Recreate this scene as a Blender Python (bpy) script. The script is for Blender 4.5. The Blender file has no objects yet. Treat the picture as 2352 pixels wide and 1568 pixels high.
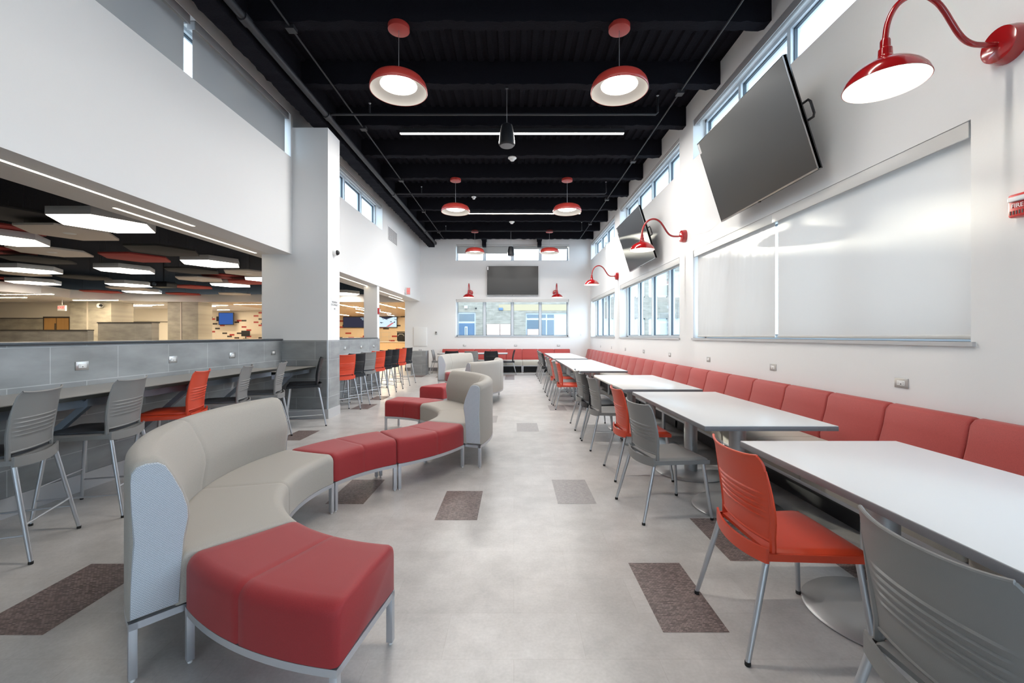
import bpy, bmesh, math, random
from mathutils import Vector, Matrix
random.seed(7)
PI = math.pi
scene = bpy.context.scene
COL = scene.collection
EYE = 1.36            # camera height; 1000 px focal length on a 2352 px wide frame
# ------------------------------------------------------------------ materials
def new_mat(name):
    m = bpy.data.materials.new(name); m.use_nodes = True
    nt = m.node_tree; nt.nodes.clear()
    return m, nt, nt.nodes, nt.links
def pbr(name, col, rough=0.5, metal=0.0, spec=0.5, bump=None, var=None, coat=0.0, sheen=0.0):
    """principled; var=(scale, amount) mottles the colour, bump=(scale, strength) adds grain"""
    m, nt, N, L = new_mat(name)
    o = N.new('ShaderNodeOutputMaterial'); b = N.new('ShaderNodeBsdfPrincipled')
    L.new(b.outputs[0], o.inputs[0])
    b.inputs['Base Color'].default_value = (*col, 1); b.inputs['Roughness'].default_value = rough
    b.inputs['Metallic'].default_value = metal; b.inputs['Specular IOR Level'].default_value = spec
    b.inputs['Coat Weight'].default_value = coat; b.inputs['Sheen Weight'].default_value = sheen
    tc = N.new('ShaderNodeTexCoord')
    if var:
        n = N.new('ShaderNodeTexNoise'); n.inputs['Scale'].default_value = var[0]; n.inputs['Detail'].default_value = 4
        L.new(tc.outputs['Object'], n.inputs['Vector'])
        mx = N.new('ShaderNodeMix'); mx.data_type = 'RGBA'
        mx.inputs[6].default_value = (*[c * (1 - var[1]) for c in col], 1)
        mx.inputs[7].default_value = (*[min(1, c * (1 + var[1])) for c in col], 1)
        L.new(n.outputs['Fac'], mx.inputs[0]); L.new(mx.outputs[2], b.inputs['Base Color'])
    if bump:
        n = N.new('ShaderNodeTexNoise'); n.inputs['Scale'].default_value = bump[0]; n.inputs['Detail'].default_value = 3
        L.new(tc.outputs['Object'], n.inputs['Vector'])
        bp = N.new('ShaderNodeBump'); bp.inputs['Strength'].default_value = bump[1]; bp.inputs['Distance'].default_value = 0.01
        L.new(n.outputs['Fac'], bp.inputs['Height']); L.new(bp.outputs[0], b.inputs['Normal'])
    return m
def emis(name, col, s):
    m, nt, N, L = new_mat(name)
    o = N.new('ShaderNodeOutputMaterial'); e = N.new('ShaderNodeEmission')
    e.inputs[0].default_value = (*col, 1); e.inputs[1].default_value = s
    L.new(e.outputs[0], o.inputs[0]); return m
def plane_vec(N, L, axes):
    """object coordinates with two chosen axes moved into x and y"""
    tc = N.new('ShaderNodeTexCoord'); s = N.new('ShaderNodeSeparateXYZ'); c = N.new('ShaderNodeCombineXYZ')
    L.new(tc.outputs['Object'], s.inputs[0])
    L.new(s.outputs[axes[0]], c.inputs[0]); L.new(s.outputs[axes[1]], c.inputs[1])
    return c.outputs[0]
def tile_mat(name, axes, c1, c2, grout, w=0.61, h=0.305, mort=0.004, rough=0.45, off=(0, 0)):
    m, nt, N, L = new_mat(name)
    o = N.new('ShaderNodeOutputMaterial'); b = N.new('ShaderNodeBsdfPrincipled'); L.new(b.outputs[0], o.inputs[0])
    v = plane_vec(N, L, axes)
    mp = N.new('ShaderNodeMapping'); mp.inputs['Location'].default_value = (off[0], off[1], 0); L.new(v, mp.inputs[0])
    br = N.new('ShaderNodeTexBrick'); L.new(mp.outputs[0], br.inputs['Vector'])
    br.inputs['Scale'].default_value = 1; br.inputs['Brick Width'].default_value = w; br.inputs['Row Height'].default_value = h
    br.inputs['Mortar Size'].default_value = mort; br.inputs['Mortar Smooth'].default_value = 0.2
    br.inputs['Color1'].default_value = (*c1, 1); br.inputs['Color2'].default_value = (*c2, 1); br.inputs['Mortar'].default_value = (*grout, 1)
    n = N.new('ShaderNodeTexNoise'); n.inputs['Scale'].default_value = 2.2; n.inputs['Detail'].default_value = 6
    m2 = N.new('ShaderNodeMapping'); m2.inputs['Scale'].default_value = (1, 2.6, 1); L.new(v, m2.inputs[0]); L.new(m2.outputs[0], n.inputs['Vector'])
    r = N.new('ShaderNodeMapRange'); r.inputs[1].default_value = 0.3; r.inputs[2].default_value = 0.7; r.inputs[3].default_value = 0.78; r.inputs[4].default_value = 1.2
    L.new(n.outputs['Fac'], r.inputs[0])
    mx = N.new('ShaderNodeMix'); mx.data_type = 'RGBA'; mx.blend_type = 'MULTIPLY'; mx.inputs[0].default_value = 1
    L.new(br.outputs[0], mx.inputs[6]); L.new(r.outputs[0], mx.inputs[7]); L.new(mx.outputs[2], b.inputs['Base Color'])
    b.inputs['Roughness'].default_value = rough
    bp = N.new('ShaderNodeBump'); bp.inputs['Strength'].default_value = 0.25; bp.inputs['Distance'].default_value = 0.004; bp.invert = True
    L.new(br.outputs['Fac'], bp.inputs['Height']); L.new(bp.outputs[0], b.inputs['Normal'])
    return m
def floor_mat():
    m, nt, N, L = new_mat('vinyl_floor')
    o = N.new('ShaderNodeOutputMaterial'); b = N.new('ShaderNodeBsdfPrincipled'); L.new(b.outputs[0], o.inputs[0])
    v = plane_vec(N, L, (0, 1))
    br = N.new('ShaderNodeTexBrick'); L.new(v, br.inputs['Vector'])
    br.inputs['Scale'].default_value = 1; br.inputs['Brick Width'].default_value = 0.61; br.inputs['Row Height'].default_value = 0.305
    br.inputs['Mortar Size'].default_value = 0.0008; br.offset = 0.5
    br.inputs['Color1'].default_value = (0.485, 0.465, 0.45, 1); br.inputs['Color2'].default_value = (0.53, 0.51, 0.495, 1); br.inputs['Mortar'].default_value = (0.41, 0.385, 0.365, 1)
    n = N.new('ShaderNodeTexNoise'); n.inputs['Scale'].default_value = 3.4; n.inputs['Detail'].default_value = 12; n.inputs['Roughness'].default_value = 0.68
    L.new(v, n.inputs['Vector'])
    r = N.new('ShaderNodeMapRange'); r.inputs[1].default_value = 0.35; r.inputs[2].default_value = 0.65; r.inputs[3].default_value = 0.83; r.inputs[4].default_value = 1.09
    L.new(n.outputs['Fac'], r.inputs[0])
    n2 = N.new('ShaderNodeTexNoise'); n2.inputs['Scale'].default_value = 70; n2.inputs['Detail'].default_value = 4; L.new(v, n2.inputs['Vector'])
    r2 = N.new('ShaderNodeMapRange'); r2.inputs[1].default_value = 0.3; r2.inputs[2].default_value = 0.7; r2.inputs[3].default_value = 0.94; r2.inputs[4].default_value = 1.05
    L.new(n2.outputs['Fac'], r2.inputs[0])
    mm = N.new('ShaderNodeMath'); mm.operation = 'MULTIPLY'; L.new(r.outputs[0], mm.inputs[0]); L.new(r2.outputs[0], mm.inputs[1])
    mx = N.new('ShaderNodeMix'); mx.data_type = 'RGBA'; mx.blend_type = 'MULTIPLY'; mx.inputs[0].default_value = 1
    L.new(br.outputs[0], mx.inputs[6]); L.new(mm.outputs[0], mx.inputs[7]); L.new(mx.outputs[2], b.inputs['Base Color'])
    b.inputs['Roughness'].default_value = 0.30; b.inputs['Specular IOR Level'].default_value = 0.5
    bp = N.new('ShaderNodeBump'); bp.inputs['Strength'].default_value = 0.05; bp.inputs['Distance'].default_value = 0.004
    L.new(n2.outputs['Fac'], bp.inputs['Height']); L.new(bp.outputs[0], b.inputs['Normal'])
    return m
def accent_mat(name, ca, cb, dark):
    m, nt, N, L = new_mat(name)
    o = N.new('ShaderNodeOutputMaterial'); b = N.new('ShaderNodeBsdfPrincipled'); L.new(b.outputs[0], o.inputs[0])
    v = plane_vec(N, L, (0, 1))
    br = N.new('ShaderNodeTexBrick'); L.new(v, br.inputs['Vector'])
    br.inputs['Scale'].default_value = 1; br.inputs['Brick Width'].default_value = 0.017; br.inputs['Row Height'].default_value = 0.0095
    br.inputs['Mortar Size'].default_value = 0.0011; br.offset = 0.37; br.inputs['Bias'].default_value = 0.1
    br.inputs['Color1'].default_value = (*ca, 1); br.inputs['Color2'].default_value = (*cb, 1); br.inputs['Mortar'].default_value = (*dark, 1)
    L.new(br.outputs[0], b.inputs['Base Color']); b.inputs['Roughness'].default_value = 0.4
    return m
def mosaic_mat(name, axes, base, red, dark, cell):
    """cream wall with scattered red and charcoal bricks"""
    m, nt, N, L = new_mat(name)
    o = N.new('ShaderNodeOutputMaterial'); b = N.new('ShaderNodeBsdfPrincipled'); L.new(b.outputs[0], o.inputs[0])
    v = plane_vec(N, L, axes)
    def math_(op, a, bb=None):
        x = N.new('ShaderNodeMath'); x.operation = op
        if isinstance(a, (int, float)): x.inputs[0].default_value = a
        else: L.new(a, x.inputs[0])
        if bb is not None:
            if isinstance(bb, (int, float)): x.inputs[1].default_value = bb
            else: L.new(bb, x.inputs[1])
        return x.outputs[0]
    s = N.new('ShaderNodeSeparateXYZ'); L.new(v, s.inputs[0])
    row = math_('FLOOR', math_('DIVIDE', s.outputs[1], cell[1]))
    shift = math_('MULTIPLY', math_('MODULO', row, 2), 0.5)
    cx = math_('FLOOR', math_('ADD', math_('DIVIDE', s.outputs[0], cell[0]), shift))
    cc = N.new('ShaderNodeCombineXYZ'); L.new(cx, cc.inputs[0]); L.new(row, cc.inputs[1])
    wn = N.new('ShaderNodeTexWhiteNoise'); wn.noise_dimensions = '2D'; L.new(cc.outputs[0], wn.inputs[0])
    isr = math_('LESS_THAN', wn.outputs[0], 0.075); isd = math_('GREATER_THAN', wn.outputs[0], 0.935)
    m1 = N.new('ShaderNodeMix'); m1.data_type = 'RGBA'; m1.inputs[6].default_value = (*base, 1); m1.inputs[7].default_value = (*red, 1); L.new(isr, m1.inputs[0])
    m2 = N.new('ShaderNodeMix'); m2.data_type = 'RGBA'; L.new(m1.outputs[2], m2.inputs[6]); m2.inputs[7].default_value = (*dark, 1); L.new(isd, m2.inputs[0])
    L.new(m2.outputs[2], b.inputs['Base Color']); b.inputs['Roughness'].default_value = 0.35
    return m
def wood_mat(name, axes, c1, c2, sx=1.0, sy=14.0):
    m, nt, N, L = new_mat(name)
    o = N.new('ShaderNodeOutputMaterial'); b = N.new('ShaderNodeBsdfPrincipled'); L.new(b.outputs[0], o.inputs[0])
    v = plane_vec(N, L, axes); mp = N.new('ShaderNodeMapping'); mp.inputs['Scale'].default_value = (sx, sy, 1); L.new(v, mp.inputs[0])
    n = N.new('ShaderNodeTexNoise'); n.inputs['Scale'].default_value = 2; n.inputs['Detail'].default_value = 5; L.new(mp.outputs[0], n.inputs['Vector'])
    mx = N.new('ShaderNodeMix'); mx.data_type = 'RGBA'; mx.inputs[6].default_value = (*c1, 1); mx.inputs[7].default_value = (*c2, 1)
    L.new(n.outputs['Fac'], mx.inputs[0]); L.new(mx.outputs[2], b.inputs['Base Color']); b.inputs['Roughness'].default_value = 0.45
    return m
def glass_mat():
    m, nt, N, L = new_mat('window_glass')
    o = N.new('ShaderNodeOutputMaterial'); t = N.new('ShaderNodeBsdfTransparent'); g = N.new('ShaderNodeBsdfGlossy'); mx = N.new('ShaderNodeMixShader')
    t.inputs[0].default_value = (0.93, 0.97, 0.98, 1); g.inputs['Roughness'].default_value = 0.02
    lw = N.new('ShaderNodeLayerWeight'); lw.inputs[0].default_value = 0.12
    ms = N.new('ShaderNodeMath'); ms.operation = 'MULTIPLY'; ms.inputs[1].default_value = 0.35; L.new(lw.outputs['Fresnel'], ms.inputs[0]); L.new(ms.outputs[0], mx.inputs[0]); L.new(t.outputs[0], mx.inputs[1]); L.new(g.outputs[0], mx.inputs[2]); L.new(mx.outputs[0], o.inputs[0])
    return m
def blind_mat(name, col, trans, wr=0.0, rough=0.5):
    m, nt, N, L = new_mat(name)
    o = N.new('ShaderNodeOutputMaterial'); b = N.new('ShaderNodeBsdfPrincipled'); t = N.new('ShaderNodeBsdfTranslucent'); mx = N.new('ShaderNodeMixShader')
    b.inputs['Base Color'].default_value = (*col, 1); b.inputs['Roughness'].default_value = rough
    t.inputs[0].default_value = (*col, 1); mx.inputs[0].default_value = trans
    L.new(b.outputs[0], mx.inputs[1]); L.new(t.outputs[0], mx.inputs[2]); L.new(mx.outputs[0], o.inputs[0])
    if wr:
        tc = N.new('ShaderNodeTexCoord'); mp = N.new('ShaderNodeMapping'); mp.inputs['Scale'].default_value = (1, 3.2, 1.3)
        L.new(tc.outputs['Object'], mp.inputs[0])
        n = N.new('ShaderNodeTexNoise'); n.inputs['Scale'].default_value = 0.9; n.inputs['Detail'].default_value = 2; L.new(mp.outputs[0], n.inputs['Vector'])
        bp = N.new('ShaderNodeBump'); bp.inputs['Strength'].default_value = wr; bp.inputs['Distance'].default_value = 0.05
        L.new(n.outputs['Fac'], bp.inputs['Height']); L.new(bp.outputs[0], b.inputs['Normal'])
    return m
def fabric_mat(name, col, dot=None, scale=420):
    m, nt, N, L = new_mat(name)
    o = N.new('ShaderNodeOutputMaterial'); b = N.new('ShaderNodeBsdfPrincipled'); L.new(b.outputs[0], o.inputs[0])
    tc = N.new('ShaderNodeTexCoord'); b.inputs['Roughness'].default_value = 0.62; b.inputs['Specular IOR Level'].default_value = 0.35
    b.inputs['Sheen Weight'].default_value = 0.15
    n = N.new('ShaderNodeTexNoise'); n.inputs['Scale'].default_value = scale; n.inputs['Detail'].default_value = 2; L.new(tc.outputs['Object'], n.inputs['Vector'])
    r = N.new('ShaderNodeMapRange'); r.inputs[1].default_value = 0.3; r.inputs[2].default_value = 0.7; r.inputs[3].default_value = 0.88; r.inputs[4].default_value = 1.1; L.new(n.outputs['Fac'], r.inputs[0])
    mx = N.new('ShaderNodeMix'); mx.data_type = 'RGBA'; mx.blend_type = 'MULTIPLY'; mx.inputs[0].default_value = 1; mx.inputs[6].default_value = (*col, 1)
    L.new(r.outputs[0], mx.inputs[7]); out = mx.outputs[2]
    if dot:
        br = N.new('ShaderNodeTexBrick'); v = plane_vec(N, L, (0, 2)); L.new(v, br.inputs['Vector'])
        br.inputs['Scale'].default_value = 1; br.inputs['Brick Width'].default_value = 0.0075; br.inputs['Row Height'].default_value = 0.0048
        br.inputs['Mortar Size'].default_value = 0.00165; br.inputs['Mortar Smooth'].default_value = 0.3
        br.inputs['Color1'].default_value = (*dot, 1); br.inputs['Color2'].default_value = (*dot, 1); br.inputs['Mortar'].default_value = (*col, 1)
        m3 = N.new('ShaderNodeMix'); m3.data_type = 'RGBA'; m3.blend_type = 'MULTIPLY'; m3.inputs[0].default_value = 1
        L.new(br.outputs[0], m3.inputs[6]); L.new(r.outputs[0], m3.inputs[7]); out = m3.outputs[2]
    L.new(out, b.inputs['Base Color'])
    bp = N.new('ShaderNodeBump'); bp.inputs['Strength'].default_value = 0.15; bp.inputs['Distance'].default_value = 0.002
    L.new(n.outputs['Fac'], bp.inputs['Height']); L.new(bp.outputs[0], b.inputs['Normal'])
    return m
W = {}
W['wall'] = pbr('painted_wall', (0.80, 0.795, 0.79), 0.6, spec=0.3, bump=(60, 0.04))
W['black'] = pbr('black_fireproofing', (0.011, 0.011, 0.015), 0.95, spec=0.08, bump=(45, 0.9))
W['blackpipe'] = pbr('black_painted_pipe', (0.022, 0.022, 0.026), 0.5, spec=0.4)
W['white'] = pbr('white_paint', (0.82, 0.82, 0.81), 0.4)
W['laminate'] = pbr('white_laminate', (0.67, 0.665, 0.665), 0.28, spec=0.45)
W['edge'] = pbr('grey_edging', (0.17, 0.165, 0.175), 0.45, var=(300, 0.12))
W['steel'] = pbr('silver_powder_coat', (0.52, 0.53, 0.55), 0.38, metal=0.75)
W['steel2'] = pbr('grey_table_base', (0.42, 0.42, 0.42), 0.42, metal=0.55, var=(200, 0.05))
W['frame'] = pbr('sofa_frame_silver', (0.56, 0.57, 0.60), 0.35, metal=0.6)
W['alu'] = pbr('window_aluminium', (0.60, 0.65, 0.70), 0.4)
W['gasket'] = pbr('dark_gasket', (0.05, 0.07, 0.09), 0.6)
W['sill'] = pbr('grey_solid_sill', (0.50, 0.50, 0.51), 0.35)
W['glass'] = glass_mat()
W['blind_s'] = blind_mat('smooth_roller_fabric', (0.60, 0.575, 0.55), 0.12, 0.10, 0.36)
W['blind'] = blind_mat('light_roller_fabric', (0.60, 0.575, 0.55), 0.10, 0.55, 0.38)
W['blind_dark'] = blind_mat('grey_roller_fabric', (0.33, 0.33, 0.33), 0.06, 0.0, 0.7)
W['fascia'] = pbr('blind_fascia', (0.66, 0.65, 0.63), 0.4)
W['fascia_dark'] = pbr('grey_blind_fascia', (0.36, 0.36, 0.37), 0.5)
W['red_metal'] = pbr('red_enamel', (0.36, 0.010, 0.012), 0.16, spec=0.5, coat=0.5)
W['red_pend'] = pbr('red_pendant_paint', (0.44, 0.045, 0.035), 0.35)
W['cream_in'] = pbr('white_lamp_lining', (0.62, 0.59, 0.55), 0.5)
W['grey_fab'] = fabric_mat('grey_woven_vinyl', (0.37, 0.34, 0.30))
W['dot_fab'] = fabric_mat('dotted_end_fabric', (0.50, 0.53, 0.56), (0.27, 0.30, 0.35))
W['red_fab'] = fabric_mat('crimson_fabric', (0.31, 0.020, 0.023))
W['coral_fab'] = fabric_mat('coral_bench_fabric', (0.40, 0.055, 0.048), scale=260)
W['seat_fab'] = fabric_mat('beige_bench_fabric', (0.46, 0.435, 0.38))
W['orange'] = pbr('orange_plastic', (0.60, 0.055, 0.018), 0.42, bump=(420, 0.06))
W['greyp'] = pbr('grey_plastic', (0.205, 0.200, 0.196), 0.45, bump=(420, 0.06))
W['blackp'] = pbr('black_plastic', (0.009, 0.010, 0.013), 0.45, spec=0.35, bump=(420, 0.06))
W['rubber'] = pbr('black_rubber', (0.01, 0.01, 0.01), 0.6)
W['padgrey'] = pbr('dark_seat_vinyl', (0.045, 0.048, 0.055), 0.45)
W['tile_x'] = tile_mat('grey_tile_lengthwise', (1, 2), (0.265, 0.275, 0.28), (0.295, 0.305, 0.305), (0.45, 0.46, 0.47), off=(0.1, -0.047))
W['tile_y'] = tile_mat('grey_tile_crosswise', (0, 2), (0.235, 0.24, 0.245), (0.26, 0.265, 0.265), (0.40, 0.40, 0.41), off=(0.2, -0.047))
W['tile_warm'] = tile_mat('warm_tile', (0, 2), (0.36, 0.33, 0.27), (0.39, 0.355, 0.29), (0.44, 0.41, 0.34), w=1.2, h=0.6, mort=0.003)
W['cap'] = pbr('charcoal_stone_cap', (0.035, 0.042, 0.05), 0.3, var=(120, 0.2))
W['counter'] = pbr('grey_counter', (0.27, 0.255, 0.235), 0.3, var=(180, 0.08))
W['counter_edge'] = pbr('black_counter_edge', (0.02, 0.022, 0.02), 0.4)
W['angle'] = pbr('grey_steel_angle', (0.30, 0.33, 0.37), 0.4, metal=0.4)
W['floor'] = floor_mat()
W['acc'] = accent_mat('plum_mosaic_tile', (0.085, 0.058, 0.055), (0.27, 0.205, 0.19), (0.085, 0.062, 0.06))
W['acc2'] = accent_mat('lilac_mosaic_tile', (0.25, 0.23, 0.23), (0.38, 0.355, 0.35), (0.24, 0.22, 0.22))
W['screen'] = pbr('matt_black_screen', (0.028, 0.028, 0.028), 0.33, spec=0.5)
W['bezel'] = pbr('black_bezel', (0.02, 0.02, 0.022), 0.22)
W['bezel_s'] = pbr('silver_bezel', (0.35, 0.35, 0.35), 0.25, metal=0.8)
W['lamp'] = emis('pendant_light', (1.0, 0.94, 0.85), 7)
W['bulb'] = emis('gooseneck_light', (1.0, 0.91, 0.76), 40)
W['linear'] = emis('linear_light', (1.0, 0.86, 0.66), 30)
W['strip'] = emis('soffit_strip_light', (1.0, 0.86, 0.62), 8)
W['strip2'] = emis('servery_strip_light', (1.0, 0.84, 0.60), 150)
W['hexl'] = emis('hexagon_light', (1.0, 0.90, 0.78), 7)
W['hexcream'] = pbr('cream_acoustic_panel', (0.60, 0.53, 0.46), 0.8)
W['hexred'] = pbr('red_acoustic_panel', (0.33, 0.035, 0.028), 0.8)
W['hexblack'] = pbr('charcoal_acoustic_panel', (0.035, 0.032, 0.03), 0.85)
W['cafe_wall'] = pbr('cream_cafeteria_wall', (0.78, 0.71, 0.60), 0.6)
W['soffit'] = pbr('soffit_paint', (0.74, 0.71, 0.68), 0.6)
W['mosaic'] = mosaic_mat('cream_red_black_brick', (0, 2), (0.74, 0.66, 0.55), (0.38, 0.035, 0.03), (0.045, 0.035, 0.03), (0.26, 0.085))
W['mosaic2'] = mosaic_mat('cream_red_black_brick_large', (0, 2), (0.72, 0.58, 0.40), (0.38, 0.035, 0.025), (0.045, 0.035, 0.025), (0.40, 0.105))
W['woodceil'] = wood_mat('wood_ceiling', (1, 0), (0.50, 0.36, 0.22), (0.62, 0.46, 0.29), 0.5, 8)
W['wood'] = wood_mat('oak_door', (2, 0), (0.38, 0.20, 0.065), (0.52, 0.30, 0.11), 0.6, 10)
W['woodf'] = wood_mat('maple_front', (2, 0), (0.60, 0.42, 0.24), (0.70, 0.50, 0.30), 0.6, 6)
W['darkframe'] = pbr('dark_bronze', (0.06, 0.05, 0.04), 0.5)
W['blue_screen'] = emis('blue_screen', (0.035, 0.09, 0.30), 1.0)
W['exit_red'] = emis('exit_sign_red', (1.0, 0.06, 0.05), 2.0)
W['exit_dim'] = pbr('exit_sign_housing', (0.62, 0.60, 0.60), 0.4)
W['exit_face'] = pbr('exit_sign_face', (0.80, 0.28, 0.26), 0.4)
W['pic_white'] = emis('picture_pale', (0.62, 0.78, 0.90), 0.9)
W['pic_dark'] = emis('picture_dark', (0.03, 0.03, 0.05), 1.0)
W['pic_red'] = emis('picture_red', (0.65, 0.20, 0.22), 0.8)
W['stainless'] = pbr('stainless_plate', (0.55, 0.54, 0.53), 0.3, metal=0.9)
W['dark'] = pbr('dark_slot', (0.02, 0.02, 0.02), 0.5)
W['fire'] = pbr('fire_alarm_red', (0.50, 0.02, 0.02), 0.35)
W['clear'] = pbr('strobe_lens', (0.75, 0.75, 0.78), 0.1)
W['print'] = pbr('printed_text', (0.10, 0.10, 0.10), 0.6)
W['brick'] = tile_mat('tan_brick', (0, 2), (0.19, 0.172, 0.142), (0.22, 0.20, 0.168), (0.24, 0.225, 0.195), w=0.4, h=0.13, mort=0.008, rough=0.8)
W['brickb'] = pbr('buff_stone', (0.29, 0.235, 0.15), 0.8)
W['bdoor'] = pbr('blue_door_paint', (0.06, 0.11, 0.19), 0.5)
W['pale'] = pbr('pale_frame', (0.45, 0.49, 0.53), 0.4)
W['bglass'] = pbr('dark_reflective_glass', (0.10, 0.13, 0.16), 0.08, spec=0.8)
W['bglass2'] = pbr('green_grey_glass', (0.42, 0.52, 0.54), 0.1, spec=0.8)
W['pinkglass'] = pbr('pale_pink_panel', (0.45, 0.31, 0.27), 0.5)  # pink of the painted window reflection, shared with the storefront display
W['orangeleaf'] = pbr('autumn_foliage', (0.62, 0.20, 0.06), 0.8)
W['greenleaf'] = pbr('green_foliage', (0.16, 0.28, 0.08), 0.8)
W['ground'] = pbr('pale_concrete', (0.50, 0.49, 0.47), 0.8)
W['car'] = pbr('blue_car_paint', (0.10, 0.17, 0.30), 0.25)

# ------------------------------------------------------------------ mesh builder
class MB:
    def __init__(s): s.v = []; s.f = []; s.m = []
    def add(s, vs, fs, m=0):
        b = len(s.v); s.v += [tuple(p) for p in vs]; s.f += [[i + b for i in f] for f in fs]; s.m += [m] * len(fs); return s
    def box(s, x0, x1, y0, y1, z0, z1, m=0):
        return s.add([(x0, y0, z0), (x1, y0, z0), (x1, y1, z0), (x0, y1, z0), (x0, y0, z1), (x1, y0, z1), (x1, y1, z1), (x0, y1, z1)],
                     [(0, 3, 2, 1), (4, 5, 6, 7), (0, 1, 5, 4), (1, 2, 6, 5), (2, 3, 7, 6), (3, 0, 4, 7)], m)
    def prism(s, poly, z0, z1, m=0):
        n = len(poly)
        return s.add([(x, y, z0) for x, y in poly] + [(x, y, z1) for x, y in poly],
                     [tuple(range(n - 1, -1, -1)), tuple(range(n, 2 * n))] + [(i, (i + 1) % n, n + (i + 1) % n, n + i) for i in range(n)], m)
    def rings(s, rs, m=0, caps=True, closed=False):
        n = len(rs[0]); vs = [p for r in rs for p in r]; fs = []
        for k in range(len(rs) - (0 if closed else 1)):
            a = k * n; b = ((k + 1) % len(rs)) * n
            for i in range(n): fs.append((a + i, a + (i + 1) % n, b + (i + 1) % n, b + i))
        if caps and not closed: fs.append(tuple(range(n - 1, -1, -1))); fs.append(tuple((len(rs) - 1) * n + i for i in range(n)))
        return s.add(vs, fs, m)
    def tube(s, pts, r, n=10, m=0, closed=False):
        pts = [Vector(p) for p in pts]; rs = []; up = None
        for i, p in enumerate(pts):
            if closed: d = pts[(i + 1) % len(pts)] - pts[i - 1]
            else: d = pts[min(i + 1, len(pts) - 1)] - pts[max(i - 1, 0)]
            d.normalize()
            if up is None: up = Vector((0, 0, 1)) if abs(d.z) < 0.9 else Vector((1, 0, 0))
            a = d.cross(up)
            if a.length < 1e-5: a = d.cross(Vector((0, 1, 0)))
            a.normalize(); b = a.cross(d).normalized(); up = b
            rr = r[i] if isinstance(r, (list, tuple)) else r
            rs.append([p + a * (rr * math.cos(2 * PI * k / n)) + b * (rr * math.sin(2 * PI * k / n)) for k in range(n)])
        return s.rings(rs, m, closed=closed)
    def cyl(s, p0, p1, r0, r1=None, n=16, m=0): return s.tube([p0, p1], [r0, r1 if r1 is not None else r0], n, m)
    def lathe(s, prof, c=(0, 0, 0), n=32, m=0, caps=True):
        return s.rings([[(c[0] + r * math.cos(2 * PI * k / n), c[1] + r * math.sin(2 * PI * k / n), c[2] + z) for k in range(n)] for r, z in prof], m, caps)
    def grid(s, fn, nu, nv, th, m=0):
        """solid sheet: fn(u,v) -> (point, normal)"""
        A = []; B = []
        for i in range(nu + 1):
            for j in range(nv + 1):
                p, q = fn(i / nu, j / nv); p = Vector(p); q = Vector(q).normalized()
                A.append(p + q * th / 2); B.append(p - q * th / 2)
        n = len(A); w = nv + 1; fs = []
        for i in range(nu):
            for j in range(nv):
                a = i * w + j
                fs.append((a, a + 1, a + w + 1, a + w)); fs.append((n + a, n + a + w, n + a + w + 1, n + a + 1))
        for i in range(nu):
            for j in (0, nv):
                a = i * w + j; fs.append((a, a + w, n + a + w, n + a))
        for j in range(nv):
            for i in (0, nu):
                a = i * w + j; fs.append((a, n + a, n + a + 1, a + 1))
        return s.add(A + B, fs, m)
    def mesh(s, name, mats, smooth=35, bevel=0, seg=2):
        me = bpy.data.meshes.new(name); me.from_pydata([tuple(p) for p in s.v], [], s.f)
        for i, k in enumerate(s.m): me.polygons[i].material_index = k
        if bevel or True:
            bm = bmesh.new(); bm.from_mesh(me)
            bmesh.ops.recalc_face_normals(bm, faces=bm.faces)
            if bevel:
                es = [e for e in bm.edges if len(e.link_faces) == 2 and e.calc_face_angle(0) > 0.6]
                bmesh.ops.bevel(bm, geom=es, offset=bevel, segments=seg, affect='EDGES', profile=0.5)
            bm.to_mesh(me); bm.free()
        for mt in (mats if isinstance(mats, (list, tuple)) else [mats]): me.materials.append(W[mt] if isinstance(mt, str) else mt)
        if smooth:
            me.polygons.foreach_set('use_smooth', [True] * len(me.polygons)); me.set_sharp_from_angle(angle=math.radians(smooth))
        return me
    def build(s, name, mats, parent=None, **k):
        o = bpy.data.objects.new(name, s.mesh(name, mats, **k)); COL.objects.link(o)
        if parent: o.parent = parent
        return o
def tag(o, label=None, cat=None, group=None, kind=None):
    if label: o['label'] = label
    if cat: o['category'] = cat
    if group: o['group'] = group
    if kind: o['kind'] = kind
    return o
def thing(name, label, cat, loc=(0, 0, 0), rz=0.0, group=None):
    o = bpy.data.objects.new(name, None); COL.objects.link(o); o.empty_display_size = 0.1
    o.location = loc; o.rotation_euler = (0, 0, rz); return tag(o, label, cat, group)
def struct(mb, name, mats, parent=None, **k):
    o = mb.build(name, mats, parent, **k)
    o['kind'] = 'structure'; return o
KIDS = {}
def kids(o): return [c for c in bpy.data.objects if c.parent == o]
def tree(o):
    if o.name not in KIDS: KIDS[o.name] = [(c, tree(c)) for c in kids(o)]
    return KIDS[o.name]
def dup(root, loc, rz, label, group=None):
    r = root.copy(); COL.objects.link(r); r.location = loc; r.rotation_euler = (0, 0, rz); r['label'] = label
    if group: r['group'] = group
    def rec(items, par):
        for c, sub in items:
            d = c.copy(); COL.objects.link(d); d.parent = par; rec(sub, d)
    rec(tree(root), r); return r
class Maker:
    """first call builds, later calls copy"""
    def __init__(s, fn): s.fn = fn; s.p = {}
    def __call__(s, key, loc, rz, label, group=None):
        if key not in s.p:
            r = s.fn(key); s.p[key] = r; r.location = loc; r.rotation_euler = (0, 0, rz); r['label'] = label
            if group: r['group'] = group
            bpy.context.view_layer.update(); return r
        return dup(s.p[key], loc, rz, label, group)
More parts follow.
